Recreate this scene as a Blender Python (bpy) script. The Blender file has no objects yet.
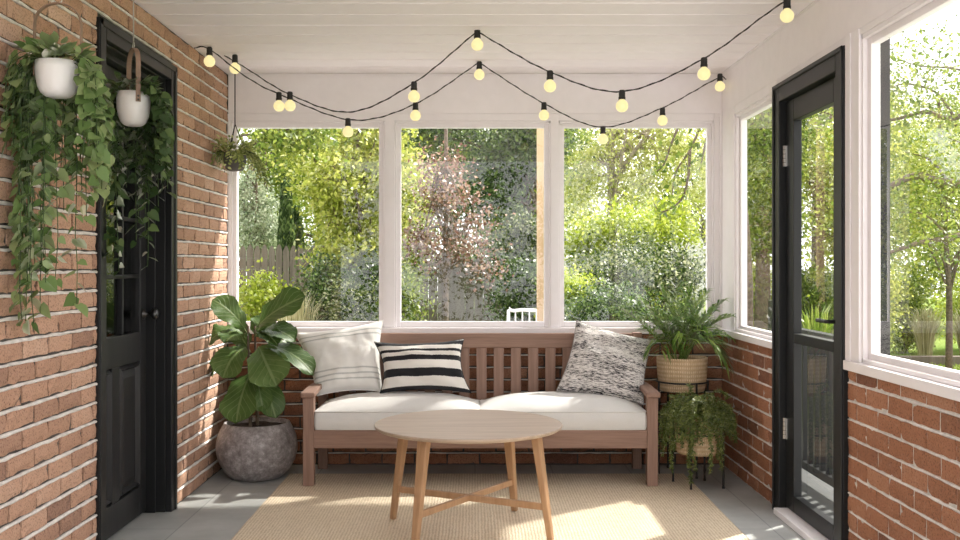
import bpy, math, random
import numpy as np
from mathutils import Vector, Matrix, noise as mnoise
R = math.radians
random.seed(7)
rng = np.random.default_rng(7)
scene = bpy.context.scene
COL = scene.collection
F = 970.0
EYE = 1.22

def at(px, py, Y):
    """the point of the place seen at (px, py) in the photograph, Y metres away"""
    return Vector(((px - 475.0) * Y / F, Y, EYE - (py - 266.0) * Y / F))

# ------------------------------------------------------------------ materials
class NT:
    def __init__(self, name):
        self.mat = bpy.data.materials.new(name)
        self.mat.use_nodes = True
        self.t = self.mat.node_tree
        self.n = self.t.nodes
        self.p = self.n['Principled BSDF']
        self.out = self.n['Material Output']
    def add(self, kind, ins=None, **props):
        nd = self.n.new(kind)
        for k, v in props.items():
            setattr(nd, k, v)
        for k, v in (ins or {}).items():
            s = nd.inputs[k]
            if hasattr(v, 'is_output') or isinstance(v, bpy.types.NodeSocket):
                self.t.links.new(v, s)
            else:
                s.default_value = v
        return nd
    def link(self, a, b):
        self.t.links.new(a, b)
    def set(self, **kw):
        names = {'rough': 'Roughness', 'color': 'Base Color', 'metal': 'Metallic', 'spec': 'Specular IOR Level', 'normal': 'Normal',
                 'sheen': 'Sheen Weight', 'coat': 'Coat Weight'}
        for k, v in kw.items():
            s = self.p.inputs[names[k]]
            if isinstance(v, bpy.types.NodeSocket):
                self.t.links.new(v, s)
            else:
                s.default_value = (*v, 1) if k == 'color' and len(v) == 3 else v
        return self
    def ramp(self, fac, stops, interp='LINEAR'):
        r = self.n.new('ShaderNodeValToRGB')
        r.color_ramp.interpolation = interp
        els = r.color_ramp.elements
        while len(els) < len(stops):
            els.new(0.5)
        for e, (pos, c) in zip(els, stops):
            e.position = pos
            e.color = (*c, 1) if len(c) == 3 else c
        self.link(fac, r.inputs['Fac'])
        return r.outputs['Color']
    def coord(self, which='Object', scale=(1, 1, 1), rot=(0, 0, 0)):
        tc = self.n.new('ShaderNodeTexCoord')
        m = self.add('ShaderNodeMapping', {'Scale': scale, 'Rotation': rot})
        self.link(tc.outputs[which], m.inputs['Vector'])
        return m.outputs['Vector']
    def noise(self, vec, scale=5, detail=4, rough=.55, dist=0):
        nz = self.add('ShaderNodeTexNoise', {'Scale': scale, 'Detail': detail, 'Roughness': rough, 'Distortion': dist})
        self.link(vec, nz.inputs['Vector'])
        return nz.outputs['Fac']
    def math(self, op, a, b=0.0, c=0.0):
        m = self.n.new('ShaderNodeMath')
        m.operation = op
        for i, v in enumerate((a, b, c)):
            if isinstance(v, bpy.types.NodeSocket):
                self.link(v, m.inputs[i])
            else:
                m.inputs[i].default_value = v
        return m.outputs[0]
    def mix(self, fac, a, b, blend='MIX'):
        m = self.n.new('ShaderNodeMix')
        m.data_type = 'RGBA'
        m.blend_type = blend
        for idx, v in ((0, fac), (6, a), (7, b)):
            if isinstance(v, bpy.types.NodeSocket):
                self.link(v, m.inputs[idx])
            else:
                m.inputs[idx].default_value = v if idx == 0 else ((*v, 1) if len(v) == 3 else v)
        return m.outputs[2]
    def bump(self, h, strength=.3, dist=.002):
        b = self.add('ShaderNodeBump', {'Strength': strength, 'Distance': dist})
        self.link(h, b.inputs['Height'])
        self.link(b.outputs['Normal'], self.p.inputs['Normal'])

def plain(name, color, rough=.55, metal=0., var=.06, scale=14, bump=.0):
    m = NT(name)
    v = m.coord()
    nz = m.noise(v, scale, 4)
    lo = tuple(max(0, c * (1 - var)) for c in color)
    hi = tuple(min(1, c * (1 + var)) for c in color)
    m.set(color=m.ramp(nz, [(.3, lo), (.7, hi)]), rough=rough, metal=metal)
    if bump:
        m.bump(m.noise(v, scale * 9, 3), bump, .002)
    return m.mat

def wood(name, c1, c2, axis='x', scale=1., rough=.5, spec=.4):
    m = NT(name)
    s = {'x': (1.2, 16, 16), 'y': (16, 1.2, 16), 'z': (16, 16, 1.2)}[axis]
    v = m.coord('Object', tuple(k * scale for k in s))
    a = m.noise(v, 2.2, 6, .6, .6)
    s2 = {'x': (3, 90, 90), 'y': (90, 3, 90), 'z': (90, 90, 3)}[axis]
    b = m.noise(m.coord('Object', tuple(k * scale for k in s2)), 2, 3)
    f = m.math('ADD', m.math('MULTIPLY', a, .7), m.math('MULTIPLY', b, .3))
    m.set(color=m.ramp(f, [(.32, c1), (.68, c2)]), rough=rough, spec=spec)
    m.bump(b, .12, .001)
    return m.mat

def brick_mat(name, stops, sat=1.):
    m = NT(name)
    at_ = m.add('ShaderNodeAttribute', attribute_name='rnd')
    v = m.coord()
    n1 = m.noise(v, 22, 5, .6)
    n2 = m.noise(v, 140, 4, .65)
    f = m.math('ADD', m.math('MULTIPLY', at_.outputs['Fac'], .72), m.math('MULTIPLY', n1, .28))
    base = m.ramp(f, stops)
    pale = m.ramp(m.noise(v, 48, 5, .7), [(.56, (0, 0, 0)), (.74, (1, 1, 1))])
    c = m.mix(m.math('MULTIPLY', pale, .28), base, (.55, .40, .31))
    pits = m.ramp(n2, [(.30, (.30, .28, .27)), (.48, (1, 1, 1))])
    c = m.mix(1., c, pits, 'MULTIPLY')
    m.set(color=c, rough=.88, spec=.2)
    m.bump(m.math('ADD', n2, m.math('MULTIPLY', n1, .6)), .5, .004)
    return m.mat

def leaf_mat(name, stops, transl=.45, rough=.5, gloss=.1):
    """thin leaves: some light goes through; colour differs from leaf to leaf"""
    m = NT(name)
    a = m.add('ShaderNodeAttribute', attribute_name='rnd')
    c = m.ramp(a.outputs['Fac'], stops)
    d = m.add('ShaderNodeBsdfDiffuse', {'Color': c})
    tr = m.add('ShaderNodeBsdfTranslucent', {'Color': c})
    g = m.add('ShaderNodeBsdfGlossy', {'Roughness': rough, 'Color': (1, 1, 1, 1)})
    mx = m.add('ShaderNodeMixShader', {'Fac': transl})
    m.link(d.outputs[0], mx.inputs[1]); m.link(tr.outputs[0], mx.inputs[2])
    fr = m.add('ShaderNodeFresnel', {'IOR': 1.4})
    f2 = m.math('MULTIPLY', fr.outputs[0], gloss)
    mx2 = m.add('ShaderNodeMixShader')
    m.link(f2, mx2.inputs[0]); m.link(mx.outputs[0], mx2.inputs[1]); m.link(g.outputs[0], mx2.inputs[2])
    m.link(mx2.outputs[0], m.out.inputs['Surface'])
    m.n.remove(m.p)
    return m.mat

def glass_mat(name, ior=1.62, tint=(.97, .985, .98)):
    m = NT(name)
    t = m.add('ShaderNodeBsdfTransparent', {'Color': (*tint, 1)})
    g = m.add('ShaderNodeBsdfGlossy', {'Roughness': 0.0, 'Color': (1, 1, 1, 1)})
    fr = m.add('ShaderNodeFresnel', {'IOR': ior})
    mx = m.add('ShaderNodeMixShader')
    m.link(fr.outputs[0], mx.inputs[0]); m.link(t.outputs[0], mx.inputs[1]); m.link(g.outputs[0], mx.inputs[2])
    m.link(mx.outputs[0], m.out.inputs['Surface'])
    m.n.remove(m.p)
    return m.mat

MT = {}
MT['white'] = plain('white paint', (.86, .825, .845), .45, var=.02)
MT['ceil'] = plain('ceiling paint', (.88, .835, .855), .5, var=.02)
MT['black'] = NT('black paint').set(color=(.008, .0085, .0095), rough=.42, spec=.4).mat
MT['door_black'] = wood('black door paint', (.009, .009, .010), (.022, .022, .023), 'z', 1., .42, .4)
MT['metal_black'] = plain('black metal', (.012, .012, .012), .4)
MT['steel'] = plain('steel', (.62, .61, .6), .3, 1., .03)
MT['dark_steel'] = plain('dark pewter', (.08, .08, .08), .28, .9, .05)
MT['glass'] = glass_mat('window glass')
MT['mortar'] = plain('mortar', (.74, .71, .68), .9, var=.16, scale=30, bump=.3)
MT['mortar_mid'] = plain('grey mortar', (.58, .55, .52), .9, var=.25, scale=30, bump=.3)
MT['mortar_dark'] = plain('recessed mortar', (.075, .066, .060), .95, var=.3, scale=30)  # dark joints, blackened further so gaps over the beads read as shadow
MT['brick_left'] = brick_mat('weathered brick', [(.12, (.29, .175, .13)), (.4, (.46, .275, .19)), (.6, (.54, .335, .235)), (.85, (.62, .42, .315))])
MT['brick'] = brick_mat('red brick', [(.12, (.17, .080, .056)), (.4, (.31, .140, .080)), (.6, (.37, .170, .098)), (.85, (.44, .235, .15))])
MT['soil'] = plain('soil', (.035, .024, .017), .95, var=.4, scale=60, bump=.6)
MT['bench_x'] = wood('bench wood', (.21, .125, .092), (.34, .215, .165), 'x', 1., .55, .3)
MT['bench_y'] = wood('bench wood lengthwise', (.21, .125, .092), (.34, .215, .165), 'y', 1., .55, .3)
MT['bench_z'] = wood('bench wood upright', (.21, .125, .092), (.34, .215, .165), 'z', 1., .55, .3)
MT['oak_x'] = wood('oak top', (.36, .265, .195), (.52, .41, .315), 'x', .8, .42)
MT['oak_z'] = wood('oak leg', (.36, .205, .105), (.52, .325, .185), 'z', .8, .5)
MT['bark'] = plain('bark', (.13, .095, .07), .95, var=.5, scale=25, bump=.5)
MT['bark_pale'] = plain('pale bark', (.30, .25, .2), .95, var=.4, scale=25, bump=.5)
MT['fence_wood'] = wood('grey fence wood', (.105, .086, .072), (.22, .185, .155), 'z', .5, .85, .1)
MT['post_wood'] = wood('fresh timber', (.55, .36, .20), (.72, .52, .33), 'z', .5, .6)
MT['leather'] = plain('leather', (.27, .175, .125), .6, var=.12, scale=40)
MT['pot_white'] = plain('white ceramic', (.86, .85, .845), .35, var=.02)
MT['rope'] = plain('cord', (.45, .42, .38), .8)
MT['cable'] = plain('black cable', (.012, .011, .01), .55)
m = NT('lit bulb'); m.set(color=(.30, .25, .12), rough=.3)
m.p.inputs['Emission Color'].default_value = (1, .84, .42, 1); m.p.inputs['Emission Strength'].default_value = .66
MT['bulb'] = m.mat

m = NT('slate floor')
v = m.coord()
tile = m.add('ShaderNodeTexBrick', {'Scale': 1.0, 'Mortar Size': .004, 'Mortar Smooth': .3, 'Brick Width': 1.8, 'Row Height': .46, 'Color1': (.37, .38, .375, 1), 'Color2': (.42, .43, .42, 1), 'Mortar': (.27, .28, .28, 1)}, offset=.5)
m.link(m.coord('Object', (1, 1, 1), (0, 0, R(90))), tile.inputs['Vector'])
cl = m.ramp(m.noise(v, 3.5, 6, .6), [(.3, (.82, .82, .82)), (.7, (1.12, 1.12, 1.12))])
m.set(color=m.mix(1., tile.outputs['Color'], cl, 'MULTIPLY'), rough=.55, spec=.35)
m.bump(m.noise(v, 40, 4), .1, .002)
MT['floor'] = m.mat

m = NT('jute weave')
v = m.coord()
wx = m.add('ShaderNodeTexWave', {'Scale': 21.0, 'Distortion': 2.2, 'Detail': 2., 'Detail Scale': 1.5}, bands_direction='X'); m.link(v, wx.inputs['Vector'])
wy = m.add('ShaderNodeTexWave', {'Scale': 19.0, 'Distortion': 2.2, 'Detail': 2., 'Detail Scale': 1.5}, bands_direction='Y'); m.link(v, wy.inputs['Vector'])
w = m.math('MULTIPLY', wx.outputs['Fac'], wy.outputs['Fac'])
w2 = m.math('ADD', m.math('MULTIPLY', w, .65), m.math('MULTIPLY', m.noise(v, 55, 3), .45))
m.set(color=m.ramp(w2, [(.12, (.50, .40, .285)), (.42, (.73, .62, .47)), (.85, (.86, .77, .63))]), rough=.95, spec=.1)
m.bump(w, .6, .004)
MT['jute'] = m.mat

def fabric(name, color, bump=.25):
    m = NT(name)
    v = m.coord()
    n = m.noise(v, 260, 2)
    n2 = m.noise(v, 9, 4)
    lo = tuple(c * .93 for c in color)
    m.set(color=m.ramp(m.math('ADD', m.math('MULTIPLY', n, .5), m.math('MULTIPLY', n2, .5)), [(.35, lo), (.65, color)]), rough=.95, spec=.1, sheen=.2)
    m.bump(m.math('ADD', n, m.math('MULTIPLY', n2, 2.)), bump, .003)
    return m.mat
MT['linen'] = fabric('off-white linen', (.70, .69, .675))

def striped(name, stops, rag=.012):
    m = NT(name)
    uv = m.coord('UV')
    sx = m.add('ShaderNodeSeparateXYZ'); m.link(uv, sx.inputs[0])
    nz = m.noise(m.coord('UV', (60, 25, 1)), 1.5, 3)
    vv = m.math('ADD', sx.outputs['Y'], m.math('MULTIPLY', m.math('SUBTRACT', nz, .5), rag * 2))
    m.set(color=m.ramp(vv, stops, 'CONSTANT' if rag > .01 else 'LINEAR'), rough=.95, spec=.08, sheen=.2)
    m.bump(m.noise(m.coord('UV', (300, 300, 1)), 1., 2), .2, .002)
    return m.mat
W_, K_ = (.77, .745, .71), (.022, .022, .026)
MT['stripe_bw'] = striped('black and white stripes', [(0, K_), (.05, W_), (.25, K_), (.40, W_), (.56, K_), (.655, W_), (.735, K_), (.79, W_), (.885, K_), (.975, W_)])
W2, G2 = (.80, .79, .765), (.40, .41, .40)
st = [(0, W2)]
for q in (.16, .235, .31, .80, .87):
    st += [(q - .017, W2), (q, G2), (q + .017, W2)]
MT['stripe_grey'] = striped('white cloth with thin grey stripes', st, .006)
m = NT('woven black and white pattern')
na = m.noise(m.coord('UV', (15, 95, 1)), 1., 5, .75, .3)
nb = m.noise(m.coord('UV', (1.2, 9, 1)), 1., 2)
f = m.math('ADD', na, m.math('MULTIPLY', m.math('SUBTRACT', nb, .5), .38))
m.set(color=m.ramp(f, [(.425, (.03, .03, .035)), (.475, (.34, .32, .31)), (.52, (.74, .71, .69))]), rough=.95, spec=.08)
m.bump(na, .3, .004)
MT['pattern'] = m.mat

m = NT('mottled stone pot')
v = m.coord()
n = m.noise(v, 24, 8, .78)
m.set(color=m.ramp(n, [(.36, (.15, .132, .13)), (.52, (.28, .255, .255)), (.64, (.46, .43, .43))]), rough=.5, spec=.45)
m.bump(m.noise(v, 60, 5), .25, .003)
MT['stone'] = m.mat
MT['small_pot'] = plain('dark grey pot', (.10, .095, .09), .7, var=.2)

m = NT('woven seagrass basket')
uv = m.coord('UV')
wa = m.add('ShaderNodeTexWave', {'Scale': 22., 'Distortion': .6}, bands_direction='X'); m.link(uv, wa.inputs['Vector'])
wb = m.add('ShaderNodeTexWave', {'Scale': 11., 'Distortion': .8, 'Detail': 1.}, bands_direction='Y'); m.link(uv, wb.inputs['Vector'])
w = m.math('MULTIPLY', wa.outputs['Fac'], wb.outputs['Fac'])
f = m.math('ADD', m.math('MULTIPLY', w, .5), m.math('MULTIPLY', m.noise(m.coord(), 45, 3), .5))
m.set(color=m.ramp(f, [(.15, (.50, .345, .20)), (.5, (.72, .54, .35)), (.8, (.83, .68, .49))]), rough=.9, spec=.15)
m.bump(w, .7, .004)
MT['basket'] = m.mat

# leaves
MT['vine_pale'] = leaf_mat('pale vine leaves', [(0, (.11, .19, .055)), (.5, (.21, .31, .11)), (1, (.38, .46, .22))], .3, .35, .55)
MT['vine_dark'] = leaf_mat('dark vine leaves', [(0, (.03, .06, .022)), (.5, (.06, .11, .036)), (1, (.15, .22, .08))], .3, .35, .55)
MT['fern'] = leaf_mat('fern leaves', [(0, (.10, .14, .035)), (.5, (.19, .24, .07)), (1, (.34, .37, .14))], .4)
MT['palm'] = leaf_mat('palm leaves', [(0, (.06, .14, .02)), (.5, (.15, .27, .045)), (1, (.36, .46, .12))], .4, .4, .5)
MT['basket_leaf'] = leaf_mat('small hanging leaves', [(0, (.19, .25, .07)), (.5, (.38, .44, .15)), (1, (.58, .62, .30))], .45)
LF = {
 'yellow': [(0, (.20, .25, .025)), (.5, (.38, .43, .075)), (1, (.68, .66, .20))],
 'mid':    [(0, (.08, .14, .02)), (.5, (.22, .30, .05)), (1, (.46, .50, .12))],
 'dark':   [(0, (.025, .05, .018)), (.5, (.07, .12, .035)), (1, (.22, .30, .10))],
 'plum':   [(0, (.16, .075, .055)), (.5, (.34, .19, .14)), (1, (.55, .40, .30))],
 'birch':  [(0, (.25, .30, .05)), (.5, (.47, .50, .13)), (1, (.72, .70, .32))],
 'silver': [(0, (.14, .19, .11)), (.5, (.32, .37, .25)), (1, (.55, .57, .45))],
 'lime':   [(0, (.22, .30, .02)), (.5, (.42, .50, .05)), (1, (.62, .66, .14))],
 'bloom':  [(0, (.03, .06, .015)), (.5, (.10, .16, .04)), (.75, (.34, .40, .13)), (1, (.75, .74, .50))],
 'grass':  [(0, (.12, .20, .02)), (.5, (.25, .36, .05)), (1, (.48, .54, .14))],
 'straw':  [(0, (.34, .32, .16)), (.5, (.55, .50, .28)), (1, (.75, .69, .48))],
}
KF = {'yellow': 1.0, 'lime': 1.0, 'birch': .95, 'mid': .95, 'dark': 1.05, 'silver': 1.25, 'bloom': .7, 'plum': .8}
for k, s in LF.items():
    MT[k] = leaf_mat('foliage ' + k, [(p_, tuple(q_ * KF.get(k, .8) for q_ in c_)) for p_, c_ in s], .42)

# fiddle leaf: blade with pale veins
m = NT('fiddle leaf blade')
uv = m.coord('UV')
sx = m.add('ShaderNodeSeparateXYZ'); m.link(uv, sx.inputs[0])
av = m.math('ABSOLUTE', m.math('SUBTRACT', sx.outputs['Y'], .5))
ph = m.math('MULTIPLY', m.math('SUBTRACT', sx.outputs['X'], m.math('MULTIPLY', av, .75)), 7.)
fr = m.math('ABSOLUTE', m.math('SUBTRACT', m.math('FRACT', ph), .5))
vein = m.ramp(fr, [(0, (1, 1, 1)), (.07, (0, 0, 0))])
mid = m.ramp(av, [(0, (1, 1, 1)), (.022, (1, 1, 1)), (.04, (0, 0, 0))])
vv = m.mix(1., vein, mid, 'LIGHTEN')
a = m.add('ShaderNodeAttribute', attribute_name='rnd')
base = m.ramp(m.math('ADD', m.math('MULTIPLY', m.noise(m.coord('UV', (3, 3, 1)), 1.5, 3), .5), m.math('MULTIPLY', a.outputs['Fac'], .5)),
              [(.2, (.045, .095, .02)), (.5, (.095, .17, .04)), (.8, (.19, .27, .09))])
c = m.mix(m.math('MULTIPLY', vv, .55), base, (.30, .38, .17))
m.set(color=c, rough=.42, spec=.4)
m.bump(m.math('SUBTRACT', 1., vv), .4, .004)
tr = m.add('ShaderNodeBsdfTranslucent'); m.link(c, tr.inputs[0])
mx = m.add('ShaderNodeMixShader', {'Fac': .22})
m.link(m.p.outputs[0], mx.inputs[1]); m.link(tr.outputs[0], mx.inputs[2]); m.link(mx.outputs[0], m.out.inputs['Surface'])
MT['fig'] = m.mat

# ------------------------------------------------------------------ mesh building
def link_obj(name, data):
    o = bpy.data.objects.new(name, data)
    COL.objects.link(o)
    return o

class MB:
    def __init__(self):
        self.v, self.f, self.mi, self.r, self.uv = [], [], [], [], {}
    def add(self, verts, faces, mat=0, rnd=None, uvs=None):
        b = len(self.v)
        self.v.extend(tuple(p) for p in verts)
        for i, fc in enumerate(faces):
            if uvs is not None:
                self.uv[len(self.f)] = [uvs[k] for k in fc]
            self.f.append(tuple(b + k for k in fc))
            self.mi.append(mat)
            self.r.append(rnd if rnd is not None else random.random())
        return self
    def box(self, x0, x1, y0, y1, z0, z1, mat=0):
        x0, x1 = min(x0, x1), max(x0, x1); y0, y1 = min(y0, y1), max(y0, y1); z0, z1 = min(z0, z1), max(z0, z1)
        vs = [(x, y, z) for z in (z0, z1) for y in (y0, y1) for x in (x0, x1)]
        return self.add(vs, [(0, 2, 3, 1), (4, 5, 7, 6), (0, 1, 5, 4), (2, 6, 7, 3), (0, 4, 6, 2), (1, 3, 7, 5)], mat)
    def beam(self, p0, p1, side, w0, h0, w1=None, h1=None, mat=0):
        """tapering four-sided beam from p0 to p1; w along side, h along the third direction"""
        p0, p1 = Vector(p0), Vector(p1)
        w1 = w0 if w1 is None else w1; h1 = h0 if h1 is None else h1
        d = (p1 - p0).normalized(); s = Vector(side); s = (s - d * s.dot(d)).normalized(); t = d.cross(s)
        vs = []
        for p, w, h in ((p0, w0, h0), (p1, w1, h1)):
            vs += [p - s * w / 2 - t * h / 2, p + s * w / 2 - t * h / 2, p + s * w / 2 + t * h / 2, p - s * w / 2 + t * h / 2]
        return self.add(vs, [(3, 2, 1, 0), (4, 5, 6, 7), (0, 1, 5, 4), (1, 2, 6, 5), (2, 3, 7, 6), (3, 0, 4, 7)], mat)
    def tube(self, pts, rad, n=8, mat=0, cap=True):
        pts = [Vector(p) for p in pts]
        rad = [rad] * len(pts) if not hasattr(rad, '__len__') else rad
        vs, fs = [], []
        up = None
        for i, p in enumerate(pts):
            d = (pts[min(i + 1, len(pts) - 1)] - pts[max(i - 1, 0)])
            d = d.normalized() if d.length > 1e-9 else Vector((0, 0, 1))
            if up is None:
                up = Vector((1, 0, 0)) if abs(d.x) < .8 else Vector((0, 1, 0))
            up = (up - d * up.dot(d)).normalized()
            w = d.cross(up)
            for k in range(n):
                a = 2 * math.pi * k / n
                vs.append(p + (up * math.cos(a) + w * math.sin(a)) * rad[i])
        for i in range(len(pts) - 1):
            for k in range(n):
                k2 = (k + 1) % n
                fs.append((i * n + k, i * n + k2, (i + 1) * n + k2, (i + 1) * n + k))
        if cap:
            fs.append(tuple(range(n - 1, -1, -1))); fs.append(tuple((len(pts) - 1) * n + k for k in range(n)))
        return self.add(vs, fs, mat)
    def lathe(self, prof, c=(0, 0, 0), n=40, mat=0, closed=False):
        vs, fs, uvs = [], [], []
        L = [0.]
        for a, b in zip(prof, prof[1:]):
            L.append(L[-1] + math.hypot(b[0] - a[0], b[1] - a[1]))
        for (r, z), l in zip(prof, L):
            for k in range(n + 1):
                a = 2 * math.pi * k / n
                vs.append((c[0] + r * math.cos(a), c[1] + r * math.sin(a), c[2] + z)); uvs.append((k / n, l * 1.2))
        for i in range(len(prof) - 1):
            for k in range(n):
                fs.append((i * (n + 1) + k, i * (n + 1) + k + 1, (i + 1) * (n + 1) + k + 1, (i + 1) * (n + 1) + k))
        return self.add(vs, fs, mat, None, uvs)
    def disc(self, c, r, n=32, mat=0):
        vs = [(c[0], c[1], c[2])] + [(c[0] + r * math.cos(2 * math.pi * k / n), c[1] + r * math.sin(2 * math.pi * k / n), c[2]) for k in range(n)]
        return self.add(vs, [(0, 1 + k, 1 + (k + 1) % n) for k in range(n)], mat)
    def grid(self, fn, nu, nv, mat=0, rnd=None, flip=False):
        vs, uvs = [], []
        for i in range(nu + 1):
            for j in range(nv + 1):
                vs.append(fn(i / nu, j / nv)); uvs.append((i / nu, j / nv))
        fs = []
        for i in range(nu):
            for j in range(nv):
                q = (i * (nv + 1) + j, (i + 1) * (nv + 1) + j, (i + 1) * (nv + 1) + j + 1, i * (nv + 1) + j + 1)
                fs.append(q[::-1] if flip else q)
        return self.add(vs, fs, mat, rnd, uvs)
    def build(self, name, mats, parent=None, smooth=False, bevel=0., seg=2, merge=False):
        mats = mats if isinstance(mats, (list, tuple)) else [mats]
        me = bpy.data.meshes.new(name)
        off = Vector(parent_loc(parent)) if parent is not None else Vector((0, 0, 0))
        me.from_pydata([(p[0] - off[0], p[1] - off[1], p[2] - off[2]) for p in self.v], [], self.f)
        for q in mats:
            me.materials.append(q if not isinstance(q, str) else MT[q])
        me.polygons.foreach_set('material_index', self.mi)
        at_ = me.attributes.new('rnd', 'FLOAT', 'FACE')
        at_.data.foreach_set('value', self.r)
        if self.uv:
            ul = me.uv_layers.new(name='UVMap')
            for p in me.polygons:
                u = self.uv.get(p.index)
                if u:
                    for li, c in zip(p.loop_indices, u):
                        ul.data[li].uv = c
        if smooth:
            me.polygons.foreach_set('use_smooth', [True] * len(me.polygons))
        me.update()
        o = link_obj(name, me)
        if parent is not None:
            o.parent = parent
        if bevel:
            b = o.modifiers.new('Bevel', 'BEVEL'); b.width = bevel; b.segments = seg; b.limit_method = 'ANGLE'; b.angle_limit = R(40)
        return o

def parent_loc(p):
    loc = Vector((0, 0, 0))
    while p is not None:
        loc += p.location
        p = p.parent
    return loc

def tag(o, label, cat, group=None, kind=None):
    o['label'] = label; o['category'] = cat
    if group: o['group'] = group
    if kind: o['kind'] = kind
    return o
def thing(name, label, cat, loc, group=None):
    o = link_obj(name, None)
    o.location = loc
    return tag(o, label, cat, group)
def struct(o, label, cat):
    o['kind'] = 'structure'; o['label'] = label; o['category'] = cat
    return o
def root_struct(name, loc, label, cat):
    o = link_obj(name, None); o.location = loc
    return struct(o, label, cat)

# many small leaves in one mesh
T_RHOMB = (np.array([(0, 0, 0), (.45, .30, .05), (1, 0, -.06), (.45, -.30, .05)], float), [(0, 1, 2, 3)])
T_THIN = (np.array([(0, 0, 0), (.4, .09, .02), (1, 0, -.12), (.4, -.09, .02)], float), [(0, 1, 2, 3)])
T_HEART = (np.array([(0, 0, 0), (-.10, .24, .03), (.16, .42, .05), (.52, .34, .03), (1, 0, -.14), (.52, -.34, .03), (.16, -.42, .05), (-.10, -.24, .03), (.42, 0, -.04)], float),
           [(0, 8, 2, 1), (8, 3, 2), (8, 4, 3), (0, 7, 6, 8), (8, 6, 5), (8, 5, 4)])
T_OVAL = (np.array([(0, 0, 0), (.25, .20, .03), (.6, .22, .03), (1, 0, -.06), (.6, -.22, .03), (.25, -.20, .03), (.5, 0, -.03)], float),
          [(0, 6, 2, 1), (6, 3, 2), (0, 5, 4, 6), (6, 4, 3)])
def unit(a):
    return a / np.maximum(np.linalg.norm(a, axis=1, keepdims=True), 1e-9)
def leaves(name, P, D, N, S, tmpl, mat, parent=None, smooth=False):
    P, D, N, S = np.asarray(P, float), unit(np.asarray(D, float)), np.asarray(N, float), np.asarray(S, float)
    N = unit(N - D * (N * D).sum(1, keepdims=True))
    B = np.cross(N, D)
    tv, tf = tmpl
    V = P[:, None, :] + S[:, None, None] * (tv[None, :, 0:1] * D[:, None] + tv[None, :, 1:2] * B[:, None] + tv[None, :, 2:3] * N[:, None])
    if parent is not None:
        V = V - np.array(parent_loc(parent))
    n, k = len(P), len(tv)
    me = bpy.data.meshes.new(name)
    lens = [len(f) for f in tf]
    flat = np.concatenate([np.array(f) for f in tf])
    loops = (flat[None, :] + (np.arange(n) * k)[:, None]).ravel()
    me.vertices.add(n * k); me.vertices.foreach_set('co', V.reshape(-1))
    me.loops.add(len(loops)); me.loops.foreach_set('vertex_index', loops.astype(np.int32))
    tot = np.tile(lens, n); start = np.concatenate([[0], np.cumsum(tot)[:-1]])
    me.polygons.add(len(tot)); me.polygons.foreach_set('loop_start', start.astype(np.int32))
    me.update(calc_edges=True)
    me.validate()
    rn = np.repeat(rng.random(n), len(tf))
    a = me.attributes.new('rnd', 'FLOAT', 'FACE'); a.data.foreach_set('value', rn.astype(np.float32))
    if smooth:
        me.polygons.foreach_set('use_smooth', [True] * len(me.polygons))
    me.materials.append(MT[mat])
    o = link_obj(name, me)
    if parent is not None:
        o.parent = parent
    return o
def rdirs(n, up=0.):
    d = rng.normal(size=(n, 3)); d[:, 2] += up
    return unit(d)
def copy_tree(o, parent=None):
    c = o.copy(); COL.objects.link(c); c.parent = parent
    for ch in list(o.children):
        copy_tree(ch, c)
    return c
# ------------------------------------------------------------------ the room
XL, XR, YB, ZC, Y0 = -1.515, 1.515, 5.95, 2.40, 1.0

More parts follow.
